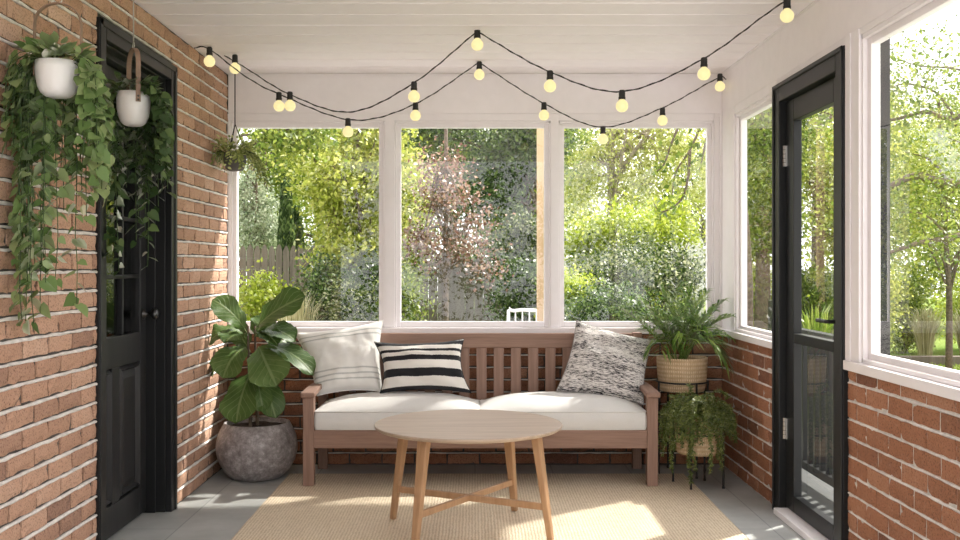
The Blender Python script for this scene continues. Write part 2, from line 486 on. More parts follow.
def bricks(mb, to3, u0, u1, z0, z1, holes=(), phase=0., bead=.003, mats=(0, 1), bh=.0048, jit=1., bed=.017):
    """laid bricks with worn edges and beads of mortar; to3(u, z, d) with d towards the room"""
    BL, CH, BED, HEAD = .2, .075, bed, .011
    def spans(a, b, za, zb):
        out = [(a, b)]
        for (hu0, hu1, hz0, hz1) in holes:
            if zb <= hz0 or za >= hz1:
                continue
            nxt = []
            for (p, q) in out:
                if q <= hu0 or p >= hu1:
                    nxt.append((p, q)); continue
                if p < hu0: nxt.append((p, hu0))
                if q > hu1: nxt.append((hu1, q))
            out = nxt
        return out
    rows = int(math.ceil((z1 - z0) / CH))
    for r in range(rows):
        za = z0 + r * CH + BED / 2
        zb = min(z0 + (r + 1) * CH - BED / 2, z1)
        if zb - za < .02:
            continue
        off = phase + (BL / 2 if r % 2 else 0) + random.uniform(-.008, .008)
        k = math.floor((u0 - off) / BL)
        while off + k * BL < u1:
            a, b = max(u0, off + k * BL + HEAD / 2), min(u1, off + (k + 1) * BL - HEAD / 2)
            k += 1
            for (p, q) in spans(a, b, za, zb):
                if q - p < .02:
                    continue
                rn = random.gauss(.5, .19)
                rn = min(1, max(0, rn))
                nx, nz = max(2, int((q - p) / .032)), 3
                dd = random.uniform(-.0015, .002)
                tilt = random.uniform(-.002, .002)
                vs, idx = [], {}
                for i in range(nx + 1):
                    for j in range(nz + 1):
                        e = i in (0, nx) or j in (0, nz)
                        uu = p + (q - p) * i / nx + (random.uniform(-.0028, .0028) * jit if e else 0)
                        zz = za + (zb - za) * j / nz + (random.uniform(-.0042, .0036) * jit if e else 0)
                        d = dd + tilt * (j / nz - .5) + random.uniform(-.001, .001) - (.0035 * jit if e else 0) - (random.random() < .14 * jit and e) * .005
                        idx[i, j] = len(vs); vs.append(to3(uu, zz, d))
                fs = [(idx[i, j], idx[i + 1, j], idx[i + 1, j + 1], idx[i, j + 1]) for i in range(nx) for j in range(nz)]
                ring = [(i, 0) for i in range(nx)] + [(nx, j) for j in range(nz)] + [(i, nz) for i in range(nx, 0, -1)] + [(0, j) for j in range(nz, 0, -1)]
                base = len(vs)
                for (i, j) in ring:
                    uu = p + (q - p) * i / nx; zz = za + (zb - za) * j / nz
                    vs.append(to3(uu, zz, -.016))
                m_ = len(ring)
                for t in range(m_):
                    t2 = (t + 1) % m_
                    fs.append((idx[ring[t]], base + t, base + t2, idx[ring[t2]]))
                mb.add(vs, fs, mats[0], rn)
        # the bead of mortar lying on this course
        zc = z0 + (r + 1) * CH
        if zc < z1 - .01 and bead is not None:
            for (p, q) in spans(u0, u1, zc - .003, zc + .003):
                n = max(2, int((q - p) / .045))
                vs = []
                for i in range(n + 1):
                    u = p + (q - p) * i / n
                    wv = random.uniform(-.0016, .0016); dp = bead + random.uniform(-.0022, .0016)
                    h = bh + random.uniform(-.0012, .0014)
                    zz = zc - bed * .17 + wv
                    vs += [to3(u, zz - h, -.016), to3(u, zz - h, dp - .003), to3(u, zz, dp), to3(u, zz + h, dp - .005), to3(u, zz + h, -.016)]
                fs = []
                for i in range(n):
                    for k in range(4):
                        fs.append((i * 5 + k, (i + 1) * 5 + k, (i + 1) * 5 + k + 1, i * 5 + k + 1))
                mb.add(vs, fs, mats[1])

# floor, running out to the open front of the porch
b = MB().box(-1.75, 1.66, -1.2, 6.10, -.12, 0)
struct(b.build('floor', ['floor']), 'grey slate tile floor of the porch', 'floor')

# left wall (the house), bricks around the door opening
LD = (3.90, 4.872, 0., 2.208)
b = MB()
bricks(b, lambda u, z, d: (XL + d, u, z), Y0, YB, 0, ZC, [LD], .05, .0035, bh=.0050)
for (a, c, z0, z1) in ((Y0, LD[0], 0, ZC), (LD[1], 6.10, 0, ZC), (LD[0], LD[1], LD[3], ZC)):
    b.box(-1.78, XL - .009, a, c, z0, z1, 2)
b.box(-2.35, -2.25, 3.6, 5.2, 0, ZC, 3); b.box(-2.3, -1.78, 3.55, 3.6, 0, ZC, 3); b.box(-2.3, -1.78, 5.2, 5.25, 0, ZC, 3)
b.box(-2.3, -1.78, 3.55, 5.25, -.1, 0, 3)
struct(b.build('wall_left', ['brick_left', 'mortar', 'mortar_dark', 'black']), 'weathered red brick house wall on the door side', 'wall')

# back wall: bricks under the three windows
b = MB()
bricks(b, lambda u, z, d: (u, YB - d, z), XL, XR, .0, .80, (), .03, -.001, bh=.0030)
b.box(XL - .2, XR + .12, YB + .009, 6.10, 0, .80, 2)
struct(b.build('wall_back', ['brick', 'mortar', 'mortar_dark']), 'low brick wall under the back windows, behind the bench', 'wall')

# right wall: bricks either side of the glass door
b = MB()
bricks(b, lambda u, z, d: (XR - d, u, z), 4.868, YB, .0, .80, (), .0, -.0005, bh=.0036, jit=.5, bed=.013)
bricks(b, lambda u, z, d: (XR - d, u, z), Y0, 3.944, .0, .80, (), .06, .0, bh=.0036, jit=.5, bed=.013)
b.box(XR + .0050, 1.60, 4.87, 6.10, 0, .80, 2); b.box(XR + .0050, 1.60, Y0, 3.943, 0, .80, 2)
struct(b.build('wall_right', ['brick', 'mortar', 'mortar_mid']), 'low brick wall under the side windows', 'wall')

# ceiling boards under a roof slab with small eaves
b = MB()
y = YB
while y > Y0:
    b.box(-1.75, 1.64, max(y - .1975, Y0), y, ZC, ZC + .02, 0)
    y -= .20
b.box(-3.2, 1.98, Y0 - .1, 6.36, ZC + .022, ZC + .14, 1)
struct(b.build('ceiling', ['ceil', 'white'], bevel=.008, seg=1), 'white board ceiling', 'ceiling')

def trim(n, boxes, label, bevel=.003, mat='white'):
    b = MB()
    for q in boxes: b.box(*q)
    return struct(b.build('trim_%d' % n, [mat], bevel=bevel), label, 'trim')
trim(1, [(XL, XR, YB, 6.10, 2.155, ZC), (XL, XR, YB - .006, YB, ZC - .012, ZC)], 'white header board above the back windows')
trim(2, [(XR, 1.64, Y0, 6.10, 2.155, ZC), (XR - .006, XR, Y0, YB, ZC - .012, ZC)], 'white header board above the side windows and glass door')
trim(3, [(XL, XR, 5.915, 6.08, .806, .842)], 'white sill along the back windows')
trim(4, [(1.492, 1.60, 4.872, 5.915, .802, .838)], 'white sill under the small side window')
trim(5, [(1.495, 1.60, Y0, 3.943, .800, .838)], 'white sill under the big side window')
trim(6, [(-.556, -.493, 5.952, 6.08, .842, 2.155)], 'white post between first and second back window')
trim(7, [(.463, .513, 5.952, 6.08, .842, 2.155)], 'white post between second and third back window')
trim(8, [(1.467, XR + .12, 5.945, 6.10, .842, 2.155), (XR - .004, 1.575, 5.66, 5.945, .838, 2.155), (1.497, 1.515, 5.93, 5.95, .842, 2.155)], 'white corner post beside the small side window')
trim(9, [(XR - .006, 1.578, 3.815, 3.943, .838, 2.155), (XR - .012, XR - .006, 3.89, 3.943, .838, 2.155)], 'white post between glass door and big side window')
trim(10, [(XR, 1.64, Y0, 1.25, .838, 2.155)], 'white post at the open front')
trim(11, [(XL - .005, -1.503, 5.952, 6.08, .842, 2.155)], 'thin white edge where the back windows meet the brick')
trim(12, [(XR - .002, 1.64, 3.944, 4.868, 2.12, 2.155)], 'narrow white strip over the glass door')

def win(n, label, x0, x1, y0, y1, z0, z1, sash, axis, gpos, lip=.012):
    """axis 'y': lies in the back wall (x0..x1); axis 'x': in the right wall (y0..y1)"""
    ro = root_struct('window_%d' % n, ((x0 + x1) / 2, (y0 + y1) / 2, z0), label, 'window')
    fr = MB()
    if axis == 'y':
        fr.box(x0, x0 + sash, y0, y1, z0, z1); fr.box(x1 - sash, x1, y0, y1, z0, z1)
        fr.box(x0 + sash, x1 - sash, y0, y1, z1 - sash * 1.1, z1); fr.box(x0 + sash, x1 - sash, y0, y1, z0, z0 + sash)
        fr.box(x0, x1, y0 - lip, y0, z1 - .016, z1); fr.box(x0, x0 + .012, y0 - lip, y0, z0, z1); fr.box(x1 - .012, x1, y0 - lip, y0, z0, z1)
        pn = MB().add([(x0 + sash * .8, gpos, z0 + sash * .8), (x1 - sash * .8, gpos, z0 + sash * .8), (x1 - sash * .8, gpos, z1 - sash * .8), (x0 + sash * .8, gpos, z1 - sash * .8)], [(0, 1, 2, 3)])
    else:
        fr.box(x0, x1, y0, y0 + sash, z0, z1); fr.box(x0, x1, y1 - sash, y1, z0, z1)
        fr.box(x0, x1, y0 + sash, y1 - sash, z1 - sash * 1.1, z1); fr.box(x0, x1, y0 + sash, y1 - sash, z0, z0 + sash)
        fr.box(x0 - lip, x0, y0, y1, z1 - .02, z1); fr.box(x0 - lip, x0, y1 - .014, y1, z0, z1); fr.box(x0 - lip, x0, y0, y1, z0, z0 + .018)
        pn = MB().add([(gpos, y0 + sash * .8, z0 + sash * .8), (gpos, y1 - sash * .8, z0 + sash * .8), (gpos, y1 - sash * .8, z1 - sash * .8), (gpos, y0 + sash * .8, z1 - sash * .8)], [(0, 3, 2, 1)])
    fr.build('window_frame', ['white'], ro, bevel=.003)
    pn.build('pane', ['glass'], ro)
win(1, 'back window beside the brick house wall', -1.503, -.556, 5.975, 6.02, .842, 2.112, .036, 'y', 5.99, .016)
win(2, 'middle back window', -.493, .463, 5.975, 6.02, .842, 2.112, .036, 'y', 5.99, .016)
win(3, 'back window behind the palm', .513, 1.467, 5.975, 6.02, .842, 2.112, .036, 'y', 5.99, .016)
trim(13, [(XL, XR, 5.953, 6.08, 2.112, 2.155)], 'white rail above the back window frames')
win(4, 'small side window between corner and glass door', 1.54, 1.578, 4.872, 5.66, .838, 2.105, .036, 'x', 1.552, .02)
win(5, 'big side window in the foreground', 1.54, 1.578, 1.25, 3.815, .838, 2.13, .042, 'x', 1.552, .02)
trim(14, [(XR - .002, 1.64, 4.872, 5.66, 2.105, 2.155), (XR - .002, 1.64, 1.25, 3.815, 2.13, 2.155)], 'white rail above the side window frames')

# the black house door in the left wall
d1 = root_struct('door_1', (-1.60, 4.42, 0), 'black panelled house door with glazed upper half', 'door')
b = MB()
Ya, Yb_, zt, cw = 3.886, 4.886, 2.22, .075
b.box(-1.535, -1.504, Ya, Ya + cw, 0, zt); b.box(-1.535, -1.504, Yb_ - cw, Yb_, 0, zt); b.box(-1.535, -1.504, Ya + cw, Yb_ - cw, zt - cw, zt)
b.box(-1.504, -1.498, Ya, Ya + .03, 0, zt); b.box(-1.504, -1.498, Yb_ - .03, Yb_, 0, zt); b.box(-1.504, -1.498, Ya, Yb_, zt - .03, zt)
b.build('casing', ['black'], d1, bevel=.004)
b = MB()
b.box(-1.78, -1.535, Ya + .04, Ya + cw + .006, 0, zt - cw); b.box(-1.78, -1.535, Yb_ - cw - .006, Yb_ - .02, 0, zt - cw); b.box(-1.78, -1.535, Ya + .04, Yb_ - .02, zt - cw - .006, zt - .02)
b.box(-1.72, -1.58, Yb_ - cw - .02, Yb_ - cw - .006, 0, zt - cw); b.box(-1.72, -1.58, Ya + cw + .006, Ya + cw + .02, 0, zt - cw); b.box(-1.72, -1.58, Ya + cw, Yb_ - cw, zt - cw - .03, zt - cw)
b.build('jamb', ['black'], d1, bevel=.003)
sl = MB()
xs0, xs1 = -1.668, -1.625
y0, y1, z1 = Ya + cw + .022, Yb_ - cw - .012, zt - cw - .034
g0, g1, gz0, gz1 = y0 + .09, y1 - .09, .90, z1 - .13
sl.box(xs0, xs1, y0, g0, .012, z1); sl.box(xs0, xs1, g1, y1, .012, z1); sl.box(xs0, xs1, g0, g1, gz1, z1); sl.box(xs0, xs1, g0, g1, .76, gz0); sl.box(xs0, xs1, g0, g1, .012, .15)
ym = (g0 + g1) / 2
sl.box(xs0, xs1, ym - .045, ym + .045, .15, .76)
slab = sl.build('slab', ['door_black'], d1, bevel=.003)
for (pa, pb) in ((g0, ym - .045), (ym + .045, g1)):
    pb_ = MB()
    pb_.box(xs0 + .005, xs1 - .024, pa, pb, .15, .76)
    z0_, z1_ = .15, .76
    o, i_, dp = .012, .05, .018
    vs = []
    for e, dx in ((.0, xs1 - .02), (.018, xs1 + .004), (.03, xs1 - .016), (.062, xs1 - .004)):
        vs += [(dx, pa + e, z0_ + e), (dx, pb - e, z0_ + e), (dx, pb - e, z1_ - e), (dx, pa + e, z1_ - e)]
    fs = [(k * 4 + j, k * 4 + (j + 1) % 4, k * 4 + 4 + (j + 1) % 4, k * 4 + 4 + j) for k in range(3) for j in range(4)] + [(12, 13, 14, 15)]
    pb_.add(vs, fs)
    pb_.build('raised_panel', ['door_black'], slab, bevel=.0)
mb = MB()
for k in (1, 2):
    yy = g0 + (g1 - g0) * k / 3
    mb.box(xs0 + .008, xs1 - .006, yy - .009, yy + .009, gz0, gz1)
for k in (1, 2, 3):
    zz = gz0 + (gz1 - gz0) * k / 4
    mb.box(xs0 + .008, xs1 - .006, g0, g1, zz - .009, zz + .009)
mb.build('glazing_bars', ['black'], slab, bevel=.003)
MB().add([(-1.648, g0, gz0), (-1.648, g1, gz0), (-1.648, g1, gz1), (-1.648, g0, gz1)], [(0, 1, 2, 3)]).build('pane', ['glass'], slab)
kb = MB()
ky, kz = y1 - .05, .985
def lathe_x(prof, c, n=24):
    """a lathe about an axis running along x"""
    q = MB().lathe(prof, (0, 0, 0), n)
    q.v = [(c[0] + p[2], c[1] + p[0], c[2] + p[1]) for p in q.v]
    return q
lathe_x([(.0, 0), (.027, 0), (.027, .006), (.012, .012), (.010, .035), (.018, .042), (.027, .052), (.028, .062), (.022, .072), (.0, .075)], (xs1, ky, kz)).build('door_knob', ['dark_steel'], d1, smooth=True)

# the black glass door in the right wall
d2 = root_struct('door_2', (1.56, 4.44, 0), 'black framed glass door to the garden', 'door')
b = MB()
Ya, Yb_, zt, cw = 3.945, 4.868, 2.118, .088
b.box(1.497, 1.58, Ya, Ya + cw, 0, zt); b.box(1.497, 1.58, Yb_ - cw, Yb_, 0, zt); b.box(1.497, 1.58, Ya + cw, Yb_ - cw, zt - cw, zt)
b.box(1.489, 1.497, Ya, Ya + .02, 0, zt); b.box(1.489, 1.497, Yb_ - .02, Yb_, 0, zt); b.box(1.489, 1.497, Ya, Yb_, zt - .02, zt)
b.build('casing', ['black'], d2, bevel=.003)
MB().box(1.47, 1.66, Ya + cw, Yb_ - cw, 0, .03).build('threshold', ['white'], d2, bevel=.003)
b = MB()
y0, y1, z0, z1 = Ya + cw + .003, Yb_ - cw - .003, .034, zt - cw - .004
st_ = .112
b.box(1.532, 1.572, y0, y0 + st_, z0, z1); b.box(1.532, 1.572, y1 - st_, y1, z0, z1)
b.box(1.532, 1.572, y0 + st_, y1 - st_, z1 - .105, z1); b.box(1.532, 1.572, y0 + st_, y1 - st_, z0, .112); b.box(1.532, 1.572, y0 + st_, y1 - st_, .850, .896)
dl = b.build('door_leaf', ['black'], d2, bevel=.003)
for (za, zb) in ((.112, .850), (.896, z1 - .105)):
    MB().add([(1.566, y0 + st_, za), (1.566, y1 - st_, za), (1.566, y1 - st_, zb), (1.566, y0 + st_, zb)], [(0, 3, 2, 1)]).build('pane', ['glass'], dl)
b = MB()
b.box(1.524, 1.532, y0 + .035, y0 + .075, .90, 1.07)
b.tube([(1.532, y0 + .055, .985), (1.492, y0 + .055, .985), (1.484, y0 + .065, .985), (1.484, y0 + .175, .985)], .0085, 10)
b.build('handle', ['metal_black'], dl, bevel=.002)
for zz in (1.76, .42):
    h = MB()
    for k in range(5):
        h.tube([(1.524, y1 + .002, zz - .05 + k * .021), (1.524, y1 + .002, zz - .05 + k * .021 + .018)], .0075, 10)
    h.box(1.529, 1.533, y1 - .02, y1 - .001, zz - .05, zz + .05)
    h.build('hinge', ['steel'], d2)

# ------------------------------------------------------------------ rug
b = MB()
rx0, rx1, ry0, ry1 = -1.08, 1.215, 3.0, 5.655
nx, ny = 60, 60
def rugf(u, v):
    x = rx0 + (rx1 - rx0) * u; y = ry0 + (ry1 - ry0) * v
    e = .006 * mnoise.noise((x * 3, y * 3, 1))
    return (x + (e if u in (0, 1) else 0), y + (e if v in (0, 1) else 0), .010 + .0012 * mnoise.noise((x * 6, y * 6, 0)))
b.grid(rugf, nx, ny)
b.add([(rx0, ry0, .0005), (rx1, ry0, .0005), (rx1, ry1, .0005), (rx0, ry1, .0005), (rx0, ry0, .0095), (rx1, ry0, .0095), (rx1, ry1, .0095), (rx0, ry1, .0095)],
      [(0, 1, 5, 4), (1, 2, 6, 5), (2, 3, 7, 6), (3, 0, 4, 7), (3, 2, 1, 0)])
tag(b.build('jute_rug', ['jute'], smooth=False), 'large natural jute rug lying under table and bench', 'rug')

# ------------------------------------------------------------------ bench
BX0, BX1, BYF, BYB = -.945, 1.005, 5.32, 5.87
bt = thing('garden_bench', 'brown wooden slatted garden bench with cushions under the back windows', 'bench', (.03, 5.6, .0))
zf = .0115
for x in (BX0, BX1 - .06):
    MB().box(x, x + .06, BYF, BYF + .06, zf, .498).build('front_leg', ['bench_z'], bt, bevel=.004)
    MB().beam((x + .03, BYB - .025 , 0.001), (x + .03, BYB - .025, .82), (1, 0, 0), .055, .05).build('back_post', ['bench_z'], bt, bevel=.004)
    # arm, wider at the front, curving slightly
    b = MB()
    sg = -1 if x < 0 else 1
    cx = x + .03
    n = 14
    vs, fs = [], []
    for i in range(n + 1):
        t = i / n
        yy = BYF - .025 + (BYB - .05 - BYF + .025) * t
        hw = .040 - .010 * t
        zz = .498 + .012 * math.sin(t * 2.6)
        vs += [(cx - hw, yy, zz), (cx + hw, yy, zz), (cx + hw, yy, zz + .030), (cx - hw, yy, zz + .030)]
    for i in range(n):
        for k in range(4):
            fs.append((i * 4 + k, i * 4 + (k + 1) % 4, i * 4 + 4 + (k + 1) % 4, i * 4 + 4 + k))
    fs += [(3, 2, 1, 0), tuple(n * 4 + k for k in range(4))]
    b.add(vs, [f[::-1] for f in fs])
    b.build('arm', ['bench_y'], bt, bevel=.008, seg=3)
    MB().box(x + .012, x + .048, BYF + .06, BYB - .05, .225, .31).build('side_rail', ['bench_y'], bt, bevel=.003)
MB().box(BX0 + .06, BX1 - .06, BYF + .005, BYF + .035, .218, .318).build('front_rail', ['bench_x'], bt, bevel=.003)
MB().box(BX0 + .06, BX1 - .06, BYB - .045, BYB - .008, .728, .816).build('top_rail', ['bench_x'], bt, bevel=.005)
MB().box(BX0 + .06, BX1 - .06, BYB - .042, BYB - .01, .36, .42).build('lower_rail', ['bench_x'], bt, bevel=.003)
xs = at(481.5, 360, 5.85).x
pitch = .1036
k0 = -int((xs - (BX0 + .07)) / pitch)
x = xs + k0 * pitch
first = None
while x < BX1 - .09:
    if x > BX0 + .09:
        if first is None:
            first = MB().box(x - .031, x + .031, BYB - .036, BYB - .016, .42, .728).build('back_slat', ['bench_z'], bt, bevel=.002)
            fx = x
        else:
            c = first.copy(); COL.objects.link(c); c.parent = bt; c.location.x = x - fx
    x += pitch
yy = BYF + .045
first = None
while yy < BYB - .09:
    if first is None:
        first = MB().box(BX0 + .05, BX1 - .05, yy, yy + .06, .290, .309).build('seat_slat', ['bench_x'], bt, bevel=.002); fy = yy
    else:
        c = first.copy(); COL.objects.link(c); c.parent = bt; c.location.y = yy - fy
    yy += .075

def seat_cushion(x0, x1, label):
    y0, y1, z0, z1 = BYF + .012, BYB - .06, .311, .418
    b = MB()
    nu, nv = 44, 22
    cx, cy, hx, hy = (x0 + x1) / 2, (y0 + y1) / 2, (x1 - x0) / 2, (y1 - y0) / 2
    def crown(u, v):
        return .072 * (1 - abs(u) ** 3.2) ** .8 * (1 - abs(v) ** 2.8) ** .8
    def sm(t):    # clusters the grid lines towards the edges
        return math.copysign(1 - (1 - abs(t)) ** 1.6, t)
    def top(u_, v_):
        u, v = sm(2 * u_ - 1), sm(2 * v_ - 1)
        wr = .0035 * mnoise.noise((u * 5 + x0, v * 3, 2.)) + .002 * mnoise.noise((u * 16, v * 9, x0))
        return (cx + hx * u, cy + hy * v, z1 + crown(u, v) + wr * (1 - abs(u) ** 6) * (1 - abs(v) ** 6))
    b.grid(top, nu, nv)
    # boxed border bulging outwards, pulled in a little at the two seams
    per = []
    for i in range(nu): per.append((sm(2 * i / nu - 1), -1, 0, -1))
    for j in range(nv): per.append((1, sm(2 * j / nv - 1), 1, 0))
    for i in range(nu): per.append((sm(1 - 2 * i / nu), 1, 0, 1))
    for j in range(nv): per.append((-1, sm(1 - 2 * j / nv), -1, 0))
    nz = 8
    vs, fs = [], []
    for k in range(nz + 1):
        t = k / nz
        bul = .012 * math.sin(math.pi * t)
        for (u, v, nx_, ny_) in per:
            wr = .003 * mnoise.noise((u * 7 + x0, v * 7, t * 2)) * math.sin(math.pi * t)
            corner = (abs(u) ** 12) * (abs(v) ** 12)
            vs.append((cx + hx * u * (1 - .012 * corner) + nx_ * (bul + wr), cy + hy * v * (1 - .03 * corner) + ny_ * (bul + wr), z0 + (z1 - z0) * t))
    n = len(per)
    for k in range(nz):
        for i in range(n):
            fs.append((k * n + i, k * n + (i + 1) % n, (k + 1) * n + (i + 1) % n, (k + 1) * n + i))
    fs.append(tuple(range(n - 1, -1, -1)))
    b.add(vs, fs)
    o = b.build('seat_cushion', ['linen'], None, smooth=True)
    return tag(o, label, 'cushion', 'seat cushions on the bench')
c1 = seat_cushion(BX0 + .063, .026, 'off-white seat cushion on the bench, under the striped pillows')
c2 = seat_cushion(.033, BX1 - .063, 'off-white seat cushion on the bench, under the speckled pillow')
for c, x0, x1 in ((c1, BX0 + .063, .026), (c2, .033, BX1 - .063)):
    pp = MB()
    y0, y1 = BYF + .012, BYB - .06
    for zz in (.314, .417):
        pp.tube([(x0 + .012, y0, zz), (x1 - .012, y0, zz), (x1, y0 + .015, zz), (x1, y1 - .01, zz), (x1 - .01, y1, zz), (x0 + .01, y1, zz), (x0, y1 - .01, zz), (x0, y0 + .015, zz), (x0 + .012, y0, zz)], .0035, 6)
    pp.build('piping', ['linen'], c, smooth=True)

def pillow(TL, TR, BR, BL, T, mat, label, name, pinch=.05, seed=0, sag=0.):
    TL, TR, BR, BL = map(Vector, (TL, TR, BR, BL))
    nrm = ((BR - TL).cross(TR - BL)).normalized()
    if nrm.y > 0: nrm = -nrm
    def P(u, v, side):
        a, c = 2 * u - 1, 2 * v - 1
        su = a * (1 - pinch * (1 - c * c) * abs(a) ** 2); sv = c * (1 - pinch * (1 - a * a) * abs(c) ** 2)
        uu, vv = (su + 1) / 2, (sv + 1) / 2
        p = BL * (1 - uu) * (1 - vv) + BR * uu * (1 - vv) + TR * uu * vv + TL * (1 - uu) * vv
        t = T / 2 * (max(0, (1 - a * a) * (1 - c * c))) ** .42
        # creases running in from the corners
        cr = mnoise.noise((a * 2.3 + seed, c * 2.3, seed * 1.7)) * .016 + mnoise.noise((a * 6 + seed, c * 6, seed)) * .005
        edge = (1 - a ** 6) * (1 - c ** 6)
        return p + nrm * (side * t + cr * edge * (1 if side > 0 else .4))
    b = MB()
    n = 34
    g = lambda t: .5 - .5 * math.cos(math.pi * t) if False else t
    b.grid(lambda u, v: P(u, v, 1), n, n)
    b.grid(lambda u, v: P(u, v, -1), n, n, flip=True)
    loc = (TL + TR + BR + BL) / 4
    o = b.build(name, [mat], None, smooth=True)
    tag(o, label, 'pillow', 'pillows on the bench')
    # a thin seam cord round the edge
    pts = [P(k / 12, 0, 0) for k in range(13)] + [P(1, k / 12, 0) for k in range(1, 13)] + [P(1 - k / 12, 1, 0) for k in range(1, 13)] + [P(0, 1 - k / 12, 0) for k in range(1, 13)]
    s = MB().tube(pts, .003, 6).build('seam', [mat], o, smooth=True)
    return o
pillow(at(294, 333, 5.77), at(383.5, 320, 5.80), at(383, 392, 5.645), at(317, 396, 5.60), .19, 'stripe_grey', 'white square pillow with thin grey stripes against the bench arm', 'throw_pillow', .11, 3)
pillow(at(374, 342, 5.685), at(464, 339, 5.73), at(471.5, 393, 5.60), at(380, 393, 5.56), .15, 'stripe_bw', 'oblong pillow with bold black and white stripes', 'lumbar_pillow', .15, 9)
pillow(at(576.5, 320, 5.78), at(653, 340, 5.72), at(644, 405, 5.52), at(556, 391, 5.60), .16, 'pattern', 'square pillow with black and white speckled weave', 'throw_pillow', .09, 5)

# ------------------------------------------------------------------ coffee table
TC = Vector((-.03, 4.45, .0))
tb = thing('coffee_table', 'round light oak coffee table with splayed legs on the rug', 'table', (TC.x, TC.y, .0105))
prof = [(0, .478), (.405, .478), (.418, .481), (.428, .488), (.4300, .494), (.4285, .4985), (.424, .500), (0, .500)]
MB().lathe(prof, (TC.x, TC.y, 0), 96).build('table_top', ['oak_x'], tb, smooth=False)
dl_ = Vector((-.889, .457, 0)); db_ = Vector((.555, .832, 0)).normalized()
legdirs = [dl_, db_, -dl_, -db_]
for d in legdirs:
    t = Vector((-d.y, d.x, 0))
    top = TC + d * .338 + Vector((0, 0, .479)); bot = TC + d * .408 + Vector((0, 0, .0115))
    MB().beam(top, bot, t, .052, .036, .030, .025).build('leg', ['oak_z'], tb, bevel=.006, seg=3)
for d, dz in ((dl_, 0), (db_, .0)):
    a = TC + d * .375 + Vector((0, 0, .158)); c = TC - d * .375 + Vector((0, 0, .158))
    MB().beam(a, c, Vector((-d.y, d.x, 0)), .018, .030 if d is dl_ else .0285).build('stretcher', ['oak_z'], tb, bevel=.003)

# ------------------------------------------------------------------ string lights
def catenary(p, q, sag, n=28):
    p, q = Vector(p), Vector(q)
    return [p.lerp(q, i / n) - Vector((0, 0, sag * 4 * (i / n) * (1 - i / n))) for i in range(n + 1)]
def string_lights(name, runs, bulbs, label):
    ro = thing(name, label, 'string lights', runs[0][0], 'string lights under the ceiling')
    cb = MB()
    for run in runs:
        pts = [Vector(p) for p in run]
        cb.tube(pts, .0028, 6)
        # the second wire twisted round the first
        tw, L = [], 0.
        for i, p in enumerate(pts[:-1]):
            q = pts[i + 1]
            k = 5
            for j in range(k):
                r_ = p.lerp(q, j / k); a = L * 55
                tw.append(r_ + Vector((0, math.cos(a), math.sin(a))) * .0034)
                L += (q - p).length / k
        cb.tube(tw, .0022, 5)
    cb.build('cable', ['cable'], ro, smooth=True)
    for p in bulbs:
        p = Vector(p)
        s = MB().lathe([(0, .004), (.012, .004), (.0155, -.002), (.0155, -.028), (.017, -.029), (.017, -.041), (0, -.041)], p, 16).build('socket', ['cable'], ro, smooth=False)
        pr = [(.011, -.050)] + [(.031 * math.sin(a), -.080 - .031 * math.cos(a + math.pi)*-1) for a in []]
        pr = [(.012, -.039), (.014, -.045)] + [(.0305 * math.sin(R(a)), -.0725 + .0305 * math.cos(R(a))) for a in range(28, 181, 14)]
        pr[-1] = (0, pr[-1][1])
        MB().lathe(pr, p, 18).build('bulb', ['bulb'], s, smooth=True)
def through(pts, n=14):
    """a smooth line through points (Catmull-Rom)"""
    pts = [Vector(p) for p in pts]
    P = [pts[0] * 2 - pts[1]] + pts + [pts[-1] * 2 - pts[-2]]
    out = []
    for i in range(1, len(P) - 2):
        for k in range(n):
            t = k / n
            a, b_, c, d = P[i - 1], P[i], P[i + 1], P[i + 2]
            out.append(.5 * ((2 * b_) + (c - a) * t + (2 * a - 5 * b_ + 4 * c - d) * t * t + (3 * b_ - a - 3 * c + d) * t ** 3))
    out.append(pts[-1])
    return out
# nearer string: ceiling by the brick wall, ceiling hook in the middle, top of the right wall
A0 = (-1.40, 5.42, 2.395); A1 = at(477, 31.5, 4.86); A2 = Vector((1.51, 4.20, 2.385))
ra = through([A0, at(245, 67.5, 5.36), at(290, 94.5, 5.27), at(350, 112, 5.14), at(413, 83.5, 4.99), A1])
rb = through([A1, at(550, 72, 4.77), at(622, 91.5, 4.68), at(703, 59, 4.56), at(786, 1, 4.30), A2])
string_lights('string_lights', [ra, rb], [at(235, 55.5, 5.38), at(290, 92.5, 5.27), at(414, 82.5, 4.99), at(477.3, 30.2, 4.86), at(550, 71.5, 4.77), at(622, 91, 4.68), at(704, 58.5, 4.56), at(787, -.5, 4.295)],
              'black cord of round warm bulbs in the nearer, higher swags')
B0 = at(194, 48, 5.19); B1 = at(479, 62.5, 5.60); B2 = Vector((1.512, 5.84, 2.345))
rc = through([B0, at(209, 49, 5.22), at(245, 76, 5.28), at(279, 94, 5.34), at(352, 120, 5.44), at(415, 104, 5.53), B1])
rd = through([B1, at(544, 103.5, 5.67), at(602, 127, 5.72), at(662, 108, 5.77), at(716, 79, 5.82), B2])
string_lights('string_lights', [rc, rd], [at(209.5, 48, 5.22), at(279, 93, 5.34), at(348, 119, 5.44), at(415.5, 103, 5.53), at(479.3, 62.2, 5.60), at(544, 103, 5.67), at(603, 127, 5.72), at(662.5, 108.5, 5.77), at(720, 74.5, 5.82)],
              'black cord of round warm bulbs in the farther, lower swags by the window header')
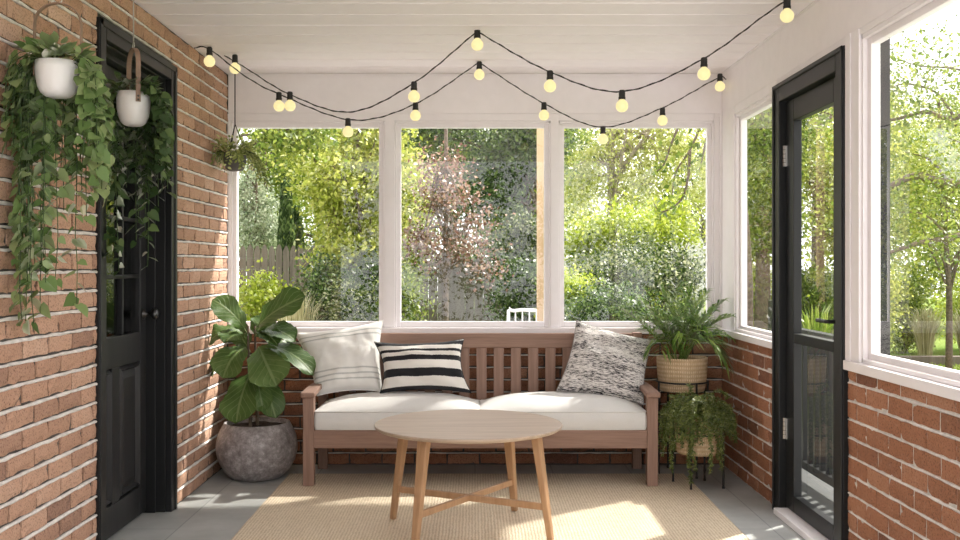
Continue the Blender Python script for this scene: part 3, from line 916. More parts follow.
# ------------------------------------------------------------------ indoor plants
def ribbon(pts, side, w, th):
    """a leather strap: flat band following pts, side = direction across it"""
    b = MB(); pts = [Vector(p) for p in pts]
    vs, fs = [], []
    for i, p in enumerate(pts):
        d = (pts[min(i + 1, len(pts) - 1)] - pts[max(i - 1, 0)]).normalized()
        s = Vector(side).normalized(); n = d.cross(s).normalized()
        vs += [p - s * w / 2 - n * th / 2, p + s * w / 2 - n * th / 2, p + s * w / 2 + n * th / 2, p - s * w / 2 + n * th / 2]
    for i in range(len(pts) - 1):
        for k in range(4):
            fs.append((i * 4 + k, i * 4 + (k + 1) % 4, i * 4 + 4 + (k + 1) % 4, i * 4 + 4 + k))
    fs += [(3, 2, 1, 0), tuple((len(pts) - 1) * 4 + k for k in range(4))]
    return b.add(vs, fs)

def strand(p0, ang, out, rise, L, step=.013, wander=.35, wall=XL + .018, grav=.16):
    """a trailing stem: up and out over the rim, then down"""
    p = Vector(p0); v = Vector((math.cos(ang) * out, math.sin(ang) * out, rise)).normalized()
    pts = [p.copy()]; s = 0.
    ph = random.uniform(0, 50)
    while s < L:
        g = Vector((0, 0, -1))
        wn = Vector((mnoise.noise((s * 9, ph, 0)), mnoise.noise((s * 9, ph, 7)), 0)) * wander
        v = (v + (g * grav + wn * .16)).normalized()
        p = p + v * step; s += step
        if p.x < wall: p.x = wall; v.x = abs(v.x) * .3
        pts.append(p.copy())
    return pts

def trailing(root, C, r, zr, n, lens, size, tmpl, mat, gap, avoid=None, fill=60, spread=.12, wander=.35, outs=(.5, 1.2), rises=(.1, .9), grav=.16):
    """the stems and leaves of a plant spilling over a pot's rim"""
    sb = MB(); P, D, N, S = [], [], [], []
    for i in range(n):
        a = random.uniform(0, 2 * math.pi)
        if avoid:
            while abs((a - avoid[0] + math.pi) % (2 * math.pi) - math.pi) < avoid[1]:
                a = random.uniform(0, 2 * math.pi)
        L = random.choice(lens) * random.uniform(.75, 1.1)
        if wander > .5: L *= 1 - .45 * abs(math.cos(a)) ** 2 if L < .62 else (1. if math.cos(a) < .45 else .55)
        p0 = Vector((C[0] + math.cos(a) * r * .75, C[1] + math.sin(a) * r * .75, zr - .004))
        pts = strand(p0, a, random.uniform(*outs), random.uniform(*rises), L, wander=wander, grav=grav if L < .62 else grav * 1.5)
        sb.tube(pts[::2] if len(pts) > 6 else pts, .0016, 5)
        acc = 0.; side = 1
        for k in range(1, len(pts)):
            acc += (pts[k] - pts[k - 1]).length
            if acc >= gap:
                acc = random.uniform(-.3, .2) * gap; side = -side
                d = (pts[k] - pts[k - 1]).normalized()
                o = Vector((math.cos(a), math.sin(a), 0))
                sd = d.cross(o); sd = sd.normalized() if sd.length > .01 else Vector((1, 0, 0))
                ld = sd * side * random.uniform(.5, 1.1) + Vector((0, 0, -1)) * random.uniform(.25, .95) + o * random.uniform(.0, .5) + Vector((0, -.25, 0))
                nn = o * .5 + Vector((0, -.6, .55)) + Vector((random.gauss(0, .35), random.gauss(0, .35), random.gauss(0, .3)))
                pet = pts[k] + ld.normalized() * size * .18
                P.append(pet); D.append(ld); N.append(nn); S.append(size * random.uniform(.6, 1.25))
    for i in range(fill):      # leaves standing up out of the pot
        a = random.uniform(0, 2 * math.pi); q = r * math.sqrt(random.random())
        ld = Vector((math.cos(a), math.sin(a), random.uniform(-.2, .9)))
        P.append(Vector((C[0] + math.cos(a) * q, C[1] + math.sin(a) * q, zr + random.uniform(0, spread * .4))) + ld.normalized() * random.uniform(0, spread * .55))
        D.append(ld); N.append(Vector((0, -.4, .8)) + Vector((random.gauss(0, .35), random.gauss(0, .35), random.gauss(0, .3)))); S.append(size * random.uniform(.6, 1.2))
    P = np.array([tuple(p) for p in P])
    P[:, 0] = np.maximum(P[:, 0], XL + .03)
    sb.build('stem', ['vine_dark'], root, smooth=True)
    leaves('foliage', P, [tuple(d) for d in D], [tuple(d) for d in N], S, tmpl, mat, root)

def hanging_pot(C, r, zr, h, zring, ang, label, mat, n, lens, size, gap, seed, fill):
    random.seed(seed)
    ro = thing('hanging_planter', label, 'hanging plant', (C[0], C[1], ZC), 'hanging vines by the house door')
    prof = [(0, -h), (r * .42, -h), (r * .58, -h * .97), (r * .76, -h * .88), (r * .89, -h * .72), (r * .97, -h * .48), (r, -h * .22), (r, 0), (r - .006, 0), (r - .007, -.02), (0, -.021)]
    MB().lathe(prof, (C[0], C[1], zr), 40).build('pot', ['pot_white'], ro, smooth=True)
    MB().disc((C[0], C[1], zr - .018), r - .007, 24).build('soil', ['soil'], ro)
    d = Vector((math.cos(ang), math.sin(ang), 0)); s = Vector((-d.y, d.x, 0))
    top = zring - zr
    pts = []
    rr = r + .004
    arc0 = top - r * 1.0
    for z in (-.045, .0, arc0 * .5, arc0): pts.append(Vector((C[0], C[1], zr + z)) + d * rr)
    for k in range(1, 16):
        a = math.pi * k / 16
        pts.append(Vector((C[0], C[1], zr + arc0 + math.sin(a) * r * 1.0)) + d * rr * math.cos(a))
    for z in (arc0, arc0 * .5, .0, -.045): pts.append(Vector((C[0], C[1], zr + z)) - d * rr)
    st = ribbon(pts, s, .019, .0035).build('strap', ['leather'], ro, bevel=.0)
    for sg in (1, -1):
        for dz in (-.022, -.037):
            c = Vector((C[0], C[1], zr + dz)) + d * (rr + .002) * sg
            q = MB().lathe([(.0045, 0), (.0035, .002), (0, .0025)], (0, 0, 0), 10)
            m3 = d.to_track_quat('Z', 'Y').to_matrix() if sg > 0 else (-d).to_track_quat('Z', 'Y').to_matrix()
            q.v = [tuple(m3 @ Vector(p) + c) for p in q.v]
            q.build('rivet', ['dark_steel'], st, smooth=True)
    rg = MB()
    rg.tube([Vector((C[0], C[1], zring + .012)) + d * .013 * math.cos(t) + Vector((0, 0, .013 * math.sin(t))) for t in [2 * math.pi * k / 16 for k in range(17)]], .0022, 6)
    rg.build('ring', ['steel'], ro, smooth=True)
    MB().tube([(C[0], C[1], zring + .024), (C[0], C[1], (zring + ZC) / 2), (C[0], C[1], ZC)], .003, 6).build('cord', ['rope'], ro, smooth=True)
    trailing(ro, C, r, zr, n, lens, size, T_HEART, mat, gap, (-math.pi / 2 + .1, .95), fill, .085, grav=.36, wander=.55, outs=(.3, .9), rises=(.2, 1.0))
    return ro
hanging_pot((at(58, 60, 3.16).x, 3.16), .070, 1.884, .115, 2.076, R(4), 'white hanging pot with pale trailing vine in front of the brick wall', 'vine_pale', 92, [.24, .32, .40, .44, .50, .56, .58, .74, .80, .84], .050, .029, 11, 95)
hanging_pot((at(133.5, 90, 3.95).x, 3.95), .067, 1.925, .135, 2.105, R(-56), 'white hanging pot with dark trailing vine in front of the black door', 'vine_dark', 84, [.24, .32, .40, .50, .60, .70], .044, .025, 12, 80)

# small hanging basket in the corner by the window
random.seed(5)
C = at(235, 150, 5.60)
ro = thing('hanging_planter', 'small dark hanging pot with feathery green plant in the window corner', 'hanging plant', (C.x, C.y, ZC))
zr = at(0, 153, 5.60).z
MB().lathe([(0, -.105), (.03, -.105), (.05, -.095), (.062, -.06), (.066, 0), (.060, 0), (.056, -.02), (0, -.02)], (C.x, C.y, zr), 28).build('pot', ['small_pot'], ro, smooth=True)
MB().disc((C.x, C.y, zr - .012), .058).build('soil', ['soil'], ro)
knot = Vector((C.x, C.y, at(0, 124, 5.6).z))
cb = MB().tube([knot, Vector((C.x, C.y, ZC))], .0035, 6)
for k in range(3):
    a = R(20 + 120 * k)
    cb.tube([knot, Vector((C.x + .064 * math.cos(a), C.y + .064 * math.sin(a), zr))], .0028, 6)
cb.build('cord', ['cable'], ro)
trailing(ro, (C.x, C.y), .062, zr, 70, [.10, .13, .17, .2], .027, T_OVAL, 'basket_leaf', .009, (-math.pi / 2 - .25, .30), 420, .12, wander=.6)
random.seed(6)
sb = MB(); P, D, N, S = [], [], [], []
for i in range(7):
    pts = strand(Vector((C.x + .05 + random.uniform(-.02, .02), C.y - .03, zr)), R(-25), .8, .3, random.uniform(.2, .30), wander=.3)
    sb.tube(pts, .0012, 5)
    for p in pts[2:]:
        for _ in range(2):
            P.append(tuple(p)); D.append((random.gauss(0, 1), random.gauss(0, 1), -.5)); N.append((0, -1, .5)); S.append(.022)
sb.build('stem', ['vine_dark'], ro)
leaves('foliage', P, D, N, S, T_OVAL, 'basket_leaf', ro)

# fiddle leaf fig
random.seed(21)
FY = 5.60
pc = at(257, 450, FY)
ro = thing('potted_fig', 'tall broad-leaved fig in a round mottled grey pot beside the bench', 'potted plant', (pc.x, pc.y, 0))
r = .232
prof = [(0, .002), (.125, .002), (.150, .010), (.185, .045), (.216, .10), (.231, .155), (.232, .19), (.224, .24), (.205, .285), (.190, .312), (.186, .320), (.176, .320), (.172, .305), (.165, .285), (0, .284)]
MB().lathe(prof, (pc.x, pc.y, 0), 64).build('pot', ['stone'], ro, smooth=True)
b = MB()
b.grid(lambda u, v: (pc.x + .172 * u * math.cos(2 * math.pi * v), pc.y + .172 * u * math.sin(2 * math.pi * v), .295 + .012 * mnoise.noise((u * 9, v * 13, 1))), 6, 24)
b.build('soil', ['soil'], ro)
for (x0, x1, yo) in ((250.5, 248, 0), (257.5, 255, .02)):
    pts = through([at(x0, 428, FY + yo), at(x0 - 1, 390, FY + yo), at(x1 + .5, 355, FY + yo), at(x1, 326, FY + yo)], 6)
    MB().tube(pts, [.010 - .004 * i / len(pts) for i in range(len(pts))], 8).build('stem', ['bark'], ro, smooth=True)
def fig_leaf(base, tip, width, hint, arch=.03, fold=.25, curl=0.):
    base, tip = Vector(base), Vector(tip)
    ax = tip - base; L = ax.length; ax.normalize()
    h = Vector(hint); n = (h - ax * h.dot(ax)).normalized(); w = ax.cross(n)
    pr = [(0, .04), (.06, .18), (.15, .52), (.28, .74), (.4, .76), (.55, .90), (.7, 1.), (.82, .95), (.92, .68), (.975, .35), (1, .0)]
    def wid(u):
        for (a, c), (d_, e) in zip(pr, pr[1:]):
            if a <= u <= d_:
                return c + (e - c) * (u - a) / (d_ - a)
        return 0
    ph = random.uniform(0, 9)
    def fn(u, v):
        s = 2 * v - 1
        hw = width / 2 * wid(u)
        p = base + ax * L * u + n * (arch * 4 * u * (1 - u) - curl * u * u)
        p += w * hw * s * math.cos(fold) + n * (hw * abs(s) * math.sin(fold))
        p += n * (.010 * math.sin(u * 13 + ph + s * 1.2) * s * s + .004 * math.sin((u * 7 - abs(s) * .75 * 3.5) * 2 * math.pi) * abs(s) ** .5)
        p.x = max(p.x, XL + .012)
        return p
    b = MB()
    rn = random.random()
    b.grid(fn, 22, 10, 0, rn)
    b.build('leaf', ['fig'], ro, smooth=True)
    # its stalk back to the stem
    return
Lf = [ # base, tip (px, py, Y), width in px, facing, arch
 ((247, 331, 5.62), (214, 301, 5.55), 25, (.25, -.75, .6), .03),
 ((254, 329, 5.62), (303, 298, 5.50), 29, (-.2, -.8, .55), .03),
 ((246, 333, 5.62), (208, 345, 5.50), 26, (-.25, -.55, .8), .05),
 ((246, 336, 5.60), (226, 343, 5.42), 24, (-.1, -.6, .8), .03),
 ((255, 334, 5.60), (294, 341, 5.50), 26, (.2, -.5, .85), .05),
 ((246, 345, 5.60), (224, 377, 5.46), 32, (-.2, -.9, .4), .04),
 ((245, 346, 5.64), (209, 376, 5.56), 20, (-.7, -.4, .6), .05),
 ((258, 345, 5.60), (276, 385, 5.42), 37, (.1, -.95, .3), .03),
 ((258, 345, 5.62), (311, 373, 5.48), 24, (.35, -.55, .75), .06),
 ((253, 368, 5.60), (237, 421, 5.44), 33, (-.25, -.9, .3), .03),
 ((256, 372, 5.60), (263, 410, 5.50), 20, (.2, -.95, .2), .03),
 ((258, 366, 5.64), (275, 416, 5.52), 24, (.3, -.9, .2), .03),
 ((255, 338, 5.62), (268, 318, 5.74), 24, (0, -.6, .8), .02),
 ((250, 350, 5.62), (236, 330, 5.74), 22, (-.2, -.7, .6), .02),
 ((256, 360, 5.65), (292, 352, 5.70), 22, (.2, -.6, .8), .04),
 ((256, 332, 5.60), (277, 345, 5.44), 20, (.1, -.5, .85), .03),
]
for (bs, tp, w, hint, arch) in Lf:
    B = at(*bs); T = at(*tp)
    fig_leaf(B + (T - B) * .06, T + (T - B) * .05, w * 1.2 * 5.55 / F, hint, arch, random.uniform(.12, .3))
    MB().tube([B + Vector((.0, 0, -.012)), B + (T - B) * .1], .0035, 6).build('stalk', ['vine_pale'], ro)

# palm in a woven basket on the tall stand
def basket(C, r0, r1, z0, z1, parent):
    pr = [(0, z0), (r0 * .96, z0), (r0, z0 + .008)] + [(r0 + (r1 - r0) * t + .004 * math.sin(t * math.pi), z0 + .008 + (z1 - z0 - .008) * t) for t in [k / 10 for k in range(1, 11)]] + [(r1 - .012, z1), (r1 - .014, z1 - .03), (0, z1 - .031)]
    MB().lathe(pr, (C[0], C[1], 0), 56).build('basket', ['basket'], parent, smooth=False)
    MB().disc((C[0], C[1], z1 - .028), r1 - .014).build('soil', ['soil'], parent)
PC = at(682, 370, 5.71)
zt_, zb_ = at(0, 357, 5.71).z, at(0, 391, 5.71).z
ro = thing('potted_palm', 'bushy green palm in a woven basket on the taller black stand', 'potted plant', (PC.x, PC.y, zb_), 'plants in woven baskets')
basket((PC.x, PC.y), .132, .148, zb_ + .004, zt_, ro)
random.seed(31)
def frond(base, tip, arch, nl, ll, droop=.5):
    base, tip = Vector(base), Vector(tip)
    d = tip - base
    def P(t): return base + d * t + Vector((0, 0, arch * 4 * t * (1 - t) * (1.15 - .3 * t)))
    b = MB()
    pts = [P(k / 12) for k in range(13)]
    b.tube(pts, [.0035 - .0026 * k / 12 for k in range(13)], 5)
    for i in range(nl):
        t = .24 + .76 * (i + .5) / nl
        p = P(t); ax = (P(min(1, t + .02)) - P(t - .02)).normalized()
        sd = ax.cross(Vector((0, 0, 1)))
        sd = sd.normalized() if sd.length > .05 else Vector((1, 0, 0))
        up = sd.cross(ax)
        for s in (1, -1):
            L = ll * (.5 + .9 * math.sin(math.pi * (.12 + .80 * (t - .24) / .76))) * random.uniform(.8, 1.1) * .75
            dr = (sd * s * random.uniform(.55, .85) + ax * random.uniform(.6, .95) + up * random.uniform(.05, .35)).normalized()
            m_ = p + dr * L * .5; e = p + dr * L - Vector((0, 0, droop * L * random.uniform(.4, 1.)))
            wv = (dr.cross(Vector((0, 0, 1)))); wv = wv.normalized() if wv.length > .05 else Vector((0, 1, 0))
            wv = (wv + Vector((0, 0, random.uniform(-.5, .5)))) * .0058
            vs = [p - wv * .4, p + wv * .4, m_ + wv, m_ - wv, e]
            vs = [Vector((min(q.x, XR - .012), q.y, q.z)) for q in vs]
            b.add(vs, [(0, 1, 2, 3), (3, 2, 4)], 0, random.random())
    b.build('frond', ['palm'], ro)
base = Vector((PC.x, PC.y, zt_ - .03))
tips = [(618, 309, 5.55), (733, 317, 5.64), (727, 368, 5.55), (690, 288, 5.70), (661, 291, 5.75), (707, 292, 5.78), (676, 284, 5.80), (640, 300, 5.78), (722, 303, 5.72), (650, 330, 5.58),
        (716, 345, 5.52), (662, 352, 5.50), (680, 305, 5.48), (700, 318, 5.46), (664, 318, 5.50), (690, 340, 5.44), (648, 350, 5.66), (728, 338, 5.66), (672, 296, 5.62), (697, 300, 5.60),
        (709, 330, 5.55), (655, 312, 5.66), (684, 325, 5.50), (720, 356, 5.68), (636, 318, 5.68), (714, 310, 5.60)]
for tp in tips:
    T = at(*tp)
    T.x = min(T.x, XR - .03); T.y = min(T.y, 5.86)
    B = base + Vector((random.uniform(-.04, .04), random.uniform(-.04, .04), 0))
    flat = max(0, .75 - (T.z - B.z) / .4)
    frond(B, T, random.uniform(.03, .06) + .11 * flat, 17, .155, random.uniform(.25, .6))

# feathery asparagus fern in the lower basket
FC = Vector((at(698, 440, 5.38).x, 5.38, 0))
z1_, z0_ = .395, .185
ro2 = thing('potted_fern', 'feathery trailing fern spilling over a woven basket on the low black stand', 'potted plant', (FC.x, FC.y, z0_), 'plants in woven baskets')
basket((FC.x, FC.y), .118, .128, z0_, z1_, ro2)
random.seed(41)
sb = MB(); P, D, N, S = [], [], [], []
for i in range(210):
    a = random.uniform(0, 2 * math.pi)
    front = max(0, -math.sin(a))
    L = random.uniform(.14, .26) + (.24 * front * (random.random() < .35) + .14 * max(0, -math.cos(a))) * random.random()
    p0 = Vector((FC.x + math.cos(a) * random.uniform(.0, .08), FC.y + math.sin(a) * random.uniform(0, .08), z1_ - .02))
    pts = strand(p0, a, random.uniform(.2, .8), random.uniform(1.1, 3.2), L, .012, .6, -9, .22)
    pts = [Vector((min(p.x, 1.425), min(p.y, 5.54), max(p.z, .04))) for p in pts]
    sb.tube(pts[::2] if len(pts) > 5 else pts, .0009, 4)
    for k in range(2, len(pts)):
        for _ in range(7):
            t = random.random(); p = pts[k - 1].lerp(pts[k], t)
            d = (pts[k] - pts[k - 1]).normalized() * .7 + Vector((random.gauss(0, .8), random.gauss(0, .8), random.gauss(0, .6)))
            P.append(tuple(p)); D.append(tuple(d)); N.append((random.gauss(0, 1), -1, random.gauss(.5, 1))); S.append(random.uniform(.014, .026))
P = np.array(P)
sb.build('stem', ['vine_dark'], ro2)
leaves('foliage', P, D, N, S, (T_RHOMB[0] * np.array([1, .55, 1]), T_RHOMB[1]), 'fern', ro2)

def plant_stand(C, r, zring, legs, ztop, label, zlow):
    s = thing('plant_stand', label, 'plant stand', (C[0], C[1], 0), 'black wire plant stands')
    rg = MB()
    rg.tube([(C[0] + r * math.cos(t), C[1] + r * math.sin(t), zring) for t in [2 * math.pi * k / 48 for k in range(49)]], .005, 8)
    rg.build('ring', ['metal_black'], s, smooth=True)
    cr = MB()
    for a in (legs, legs + 90):
        d = Vector((math.cos(R(a)), math.sin(R(a)), 0)) * (r + .006)
        cr.tube([Vector((C[0], C[1], zlow)) - d, Vector((C[0], C[1], zlow)) + d], .004, 8)
    cr.build('crossbar', ['metal_black'], s)
    for k in range(4):
        a = R(legs + 90 * k)
        p = Vector((C[0] + (r + .007) * math.cos(a), C[1] + (r + .007) * math.sin(a), 0))
        MB().tube([(p.x, p.y, .001), (p.x, p.y, .012), (p.x, p.y, .013), (p.x, p.y, ztop)], [.008, .008, .006, .006], 10).build('leg', ['metal_black'], s)
plant_stand((FC.x, FC.y), .134, .30, 62, .303, 'low black wire stand under the trailing fern', .180)
plant_stand((PC.x, PC.y), .149, at(0, 381, 5.71).z, 20, at(0, 380, 5.71).z, 'taller black wire stand under the palm, against the back wall', zb_ - .001)
# ------------------------------------------------------------------ the garden
GZ = -.35
MT['step'] = plain('dark slate step', (.06, .062, .062), .7, var=.15, scale=8)
MT['paving'] = plain('pale paving', (.60, .565, .56), .85, var=.1, scale=6)
b = MB()
def gf(u, v):
    x = -30 + 70 * u; y = -12 + 60 * v
    far = max(0, math.hypot(x, y - 4) - 6)
    return (x, y, GZ + .06 * mnoise.noise((x * .3, y * .3, 0)) * min(1, far / 4))
b.grid(gf, 70, 60)
m = NT('lawn')
v = m.coord()
n1 = m.noise(v, 60, 5, .7); n2 = m.noise(v, .9, 4)
m.set(color=m.mix(m.ramp(n2, [(.35, (0, 0, 0)), (.65, (1, 1, 1))]), m.ramp(n1, [(.3, (.07, .13, .02)), (.7, (.22, .32, .06))]), m.ramp(n1, [(.3, (.12, .17, .03)), (.7, (.32, .38, .10))])), rough=.95, spec=.1)
m.bump(n1, .8, .03)
struct(b.build('ground', [m.mat], smooth=True), 'green lawn around the porch', 'lawn')
MB().box(1.66, 3.3, 3.2, 7.4, -.24, -.03).build('porch_step', ['step'], None)
struct(bpy.data.objects['porch_step'], 'grey stone step outside the glass door', 'step')
MB().box(1.64, 1.75, -1.2, 6.10, -.40, -.125).box(-1.75, 1.75, 6.10, 6.16, -.40, .0).box(-1.75, 1.75, -1.25, -1.2, -.4, 0).build('foundation', ['floor'], None)
MB().box(-6, 6, -9, -1.26, GZ - .1, GZ + .10).box(1.76, 4.6, -1.26, 8.6, GZ - .1, GZ + .10).box(-5, 1.76, 6.17, 8.0, GZ - .1, GZ + .10).build('bounce_terrace', ['paving'], None)  # paving added so the pale ground bounces light onto the ceiling
struct(bpy.data.objects['bounce_terrace'], 'pale paving added around the porch to bounce light indoors', 'paving')
struct(bpy.data.objects['foundation'], 'grey foundation under the porch', 'foundation')

# white railing outside the glass door
rl = thing('porch_railing', 'black railing with upright balusters outside the glass door', 'railing', (1.93, 5.2, -.03))
for yy in (4.80, 6.22):
    MB().box(1.89, 1.97, yy - .04, yy + .04, -.03, 1.0).build('post', ['metal_black'], rl, bevel=.004)
MB().box(1.90, 1.96, 4.84, 6.18, .80, .85).build('top_rail', ['metal_black'], rl, bevel=.004)
MB().box(1.905, 1.955, 4.84, 6.18, .04, .085).build('bottom_rail', ['metal_black'], rl, bevel=.004)
yy = 4.895; first = None
while yy < 6.16:
    if first is None:
        first = MB().box(1.916, 1.944, yy - .014, yy + .014, .085, .80).build('baluster', ['metal_black'], rl); fy = yy
    else:
        c = first.copy(); COL.objects.link(c); c.parent = rl; c.location.y = yy - fy
    yy += .098
tag(MB().box(1.582, 1.628, 3.80, 3.935, GZ, 2.42).build('porch_post', ['black'], None, bevel=.004), 'dark square post outside the big side window', 'post')

# fences
def fence(name, x0, x1, y0, y1, zt, label, mat, pw, gap, style):
    A, B = Vector((x0, y0, 0)), Vector((x1, y1, 0)); d = (B - A); L = d.length; d.normalize(); nrm = Vector((-d.y, d.x, 0))
    ro = thing(name, label, 'fence', (x0, y0, GZ))
    b = MB()
    s = 0.
    while s < L - pw:
        z1 = zt + random.uniform(-.015, .015)
        p = A + d * s; q = A + d * (s + pw)
        if style == 'dog':
            prof = [(0, GZ + .05), (1, GZ + .05), (1, z1 - .09), (.72, z1 - .02), (.5, z1), (.28, z1 - .02), (0, z1 - .09)]
        else:
            prof = [(0, GZ + .05), (1, GZ + .05)] + [(.5 + .5 * math.cos(R(a)), z1 - pw / 2 + pw / 2 * math.sin(R(a))) for a in range(0, 181, 20)]
        vs = []
        for th in (-.01, .01):
            vs += [p + d * pw * u + nrm * th + Vector((0, 0, z)) for (u, z) in prof]
        k = len(prof)
        fs = [tuple(range(k)), tuple(range(2 * k - 1, k - 1, -1))] + [(i, k + i, k + (i + 1) % k, (i + 1) % k) for i in range(k)]
        b.add(vs, fs)
        s += pw + gap
    b.build('picket_panel', [mat], ro)
    s = 0.
    for z in (GZ + .35, zt - .28):
        MB().beam(A + nrm * .03 + Vector((0, 0, z)), B + nrm * .03 + Vector((0, 0, z)), (0, 0, 1), .07, .04).build('rail', [mat], ro)
    k = max(1, round(L / 2.4))
    for i in range(k + 1):
        p = A + d * L * i / k + nrm * .09
        MB().box(p.x - .045, p.x + .045, p.y - .045, p.y + .045, GZ, zt + .02).build('post', [mat], ro)
fence('picket_fence', -7.5, -1.9, 13.2, 14.2, 1.53, 'grey weathered picket fence seen through the window beside the brick wall', 'fence_wood', .092, .010, 'dog')
fence('board_fence', -1.6, 1.2, 15.2, 15.6, 1.36, 'weathered board fence behind the reddish tree in the middle window', 'fence_wood', .14, .006, 'dog')
fence('white_fence', 1.2, 4.6, 17.0, 16.6, 1.75, 'white fence with round-topped boards behind the flowering shrub', 'white', .30, .05, 'round')

def foliage_clouds(blobs, n, size, mat, parent, up=.25, tmpl=T_RHOMB, droop=0., name='foliage', flat=1.):
    """blobs: (centre, (rx, ry, rz), weight); leaves gather in loose clusters towards each blob's outside"""
    n = int(n * 2.2); size = size * .66
    wt = np.array([q[2] for q in blobs], float); wt /= wt.sum()
    P = []; tips = []
    for (c, rr, _), w in zip(blobs, wt):
        k = max(6, int(n * w / 150))
        dirs = rdirs(k); rad = rng.random(k) ** .42
        cc = np.array(c) + dirs * rad[:, None] * np.array(rr)
        tips.extend(cc)
        m_ = int(n * w)
        idx = rng.integers(0, k, m_)
        sg = .17 * np.array(rr).mean() + .10
        P.append(cc[idx] + rng.normal(size=(m_, 3)) * sg * np.array([1, 1, .75 * flat]) * rng.random((m_, 1)) ** .3)
    P = np.concatenate(P)
    P[:, 2] = np.maximum(P[:, 2], GZ + .03)
    if droop:
        D = rdirs(len(P)); D[:, 2] -= droop
    else:
        D = rdirs(len(P))
    N = rdirs(len(P), up * 3)
    S = size * rng.uniform(.6, 1.35, len(P))
    leaves(name, P, D, N, S, tmpl, mat, parent)
    return tips
def branches(base, trunk, tips, r0, parent, mat, most=24, hubs=(.45, 1.)):
    b = MB()
    trunk = [Vector(p) for p in trunk]
    n = len(trunk)
    b.tube(trunk, [r0 * (1 - .6 * i / (n - 1)) for i in range(n)], 9)
    tp = list(tips); random.shuffle(tp)
    for t in tp[:most]:
        t = Vector(t)
        f = random.uniform(*hubs); i = min(n - 2, int(f * (n - 1))); p = trunk[i].lerp(trunk[i + 1], f * (n - 1) - i)
        if t.z < p.z - .2: p = trunk[max(0, i - 1)].copy()
        mid = p.lerp(t, .5) + Vector((random.uniform(-.15, .15), random.uniform(-.15, .15), .12 * (t - p).length))
        b.tube(through([p, mid, t], 5), [max(.008, r0 * .38 * (1 - k / 11)) for k in range(11)], 6)
    b.build('trunk', [mat], parent, smooth=True)
def tree(name, label, x, y, h, r0, blobs, n, size, mat, bark='bark', lean=(0, 0), group=None, most=22, cat='tree', droop=0., tmpl=T_RHOMB, hubs=(.4, 1.)):
    ro = thing(name, label, cat, (x, y, GZ), group)
    tips = foliage_clouds(blobs, n, size, mat, ro, droop=droop, tmpl=tmpl)
    tr = through([(x, y, GZ), (x + lean[0] * .3 + random.uniform(-.06, .06), y + lean[1] * .3, GZ + h * .33), (x + lean[0] * .7, y + lean[1] * .7, GZ + h * .66), (x + lean[0], y + lean[1], GZ + h)], 5)
    branches((x, y), tr, tips, r0, ro, bark, most, hubs)
    return ro
def pb(px, py, Y, rx, ry, rz, w=1.):
    """a blob of foliage centred on a seen point, radii in pixels sideways and up, metres deep"""
    c = at(px, py, Y)
    return (tuple(c), (rx * Y / F, ry, rz * Y / F), w)
random.seed(77)
tree('maple_tree', 'bright yellow-green tree with thin trunk in the window beside the brick wall', at(358, 0, 10.5).x, 10.5, 3.2, .05,
     [pb(346, 188, 10.5, 32, .6, 32, 1.2), pb(352, 250, 10.6, 34, .5, 34, 1.), pb(365, 140, 10.8, 45, .6, 35, .9), pb(395, 200, 10.8, 22, .5, 55, .7)], 8500, .085, 'yellow')
tree('linden_tree', 'tall yellow-green tree behind the grey picket fence', at(330, 0, 18).x, 18, 6.5, .14,
     [pb(325, 140, 18, 45, 1.5, 38, 1.1), pb(365, 120, 18.5, 50, 1.5, 55, 1.2), pb(385, 205, 18, 40, 1.3, 55, 1.), pb(300, 110, 18, 40, 1.3, 40, .6)], 12000, .12, 'yellow')
def cypress(px, y_top, Y, wpx, label):
    t = at(px, y_top, Y); x = t.x; h = t.z - GZ
    ro = thing('cypress_tree', label, 'tree', (x, Y, GZ), 'dark cypresses behind the fence')
    n = 5200
    zz = rng.random(n) ** .8; w = wpx * Y / F / 2
    rad = w * np.minimum(1, 1.25 * (1 - zz) ** .6 + .04) * (.65 + .45 * rng.random(n))
    a = rng.random(n) * 2 * np.pi
    P = np.stack([x + rad * np.cos(a), Y + rad * np.sin(a), GZ + .1 + (h - .1) * zz], 1)
    D = np.stack([np.cos(a) * .35, np.sin(a) * .35, np.ones(n)], 1) + rng.normal(size=(n, 3)) * .15
    N = np.stack([np.cos(a), np.sin(a), np.zeros(n)], 1) + rng.normal(size=(n, 3)) * .3
    leaves('foliage', P, D, N, .11 * rng.uniform(.6, 1.2, n), T_RHOMB, 'dark', ro)
    MB().tube([(x, Y, GZ), (x, Y, GZ + h * .9)], [.05, .01], 6).build('trunk', ['bark'], ro)
cypress(286, 186, 15.0, 19, 'slim dark cypress behind the picket fence, the taller of the pair')
cypress(297, 212, 15.3, 15, 'slim dark cypress behind the picket fence, the shorter of the pair')
tree('spruce_tree', 'hazy silver-green tree rising left of the dark cypresses', at(254, 0, 19).x, 19, 4.2, .1, [pb(253, 225, 19, 18, .6, 42, 1.), pb(250, 190, 19, 12, .5, 25, .4), pb(270, 235, 19.4, 15, .6, 35, .6)], 6500, .10, 'silver')
tree('ash_tree', 'mid-green tree with loose crown far behind the cypresses', at(262, 0, 25).x, 25, 6.5, .14, [pb(268, 190, 25, 26, 1.2, 40, 1.), pb(295, 165, 25, 28, 1.2, 40, .9)], 5000, .14, 'mid')
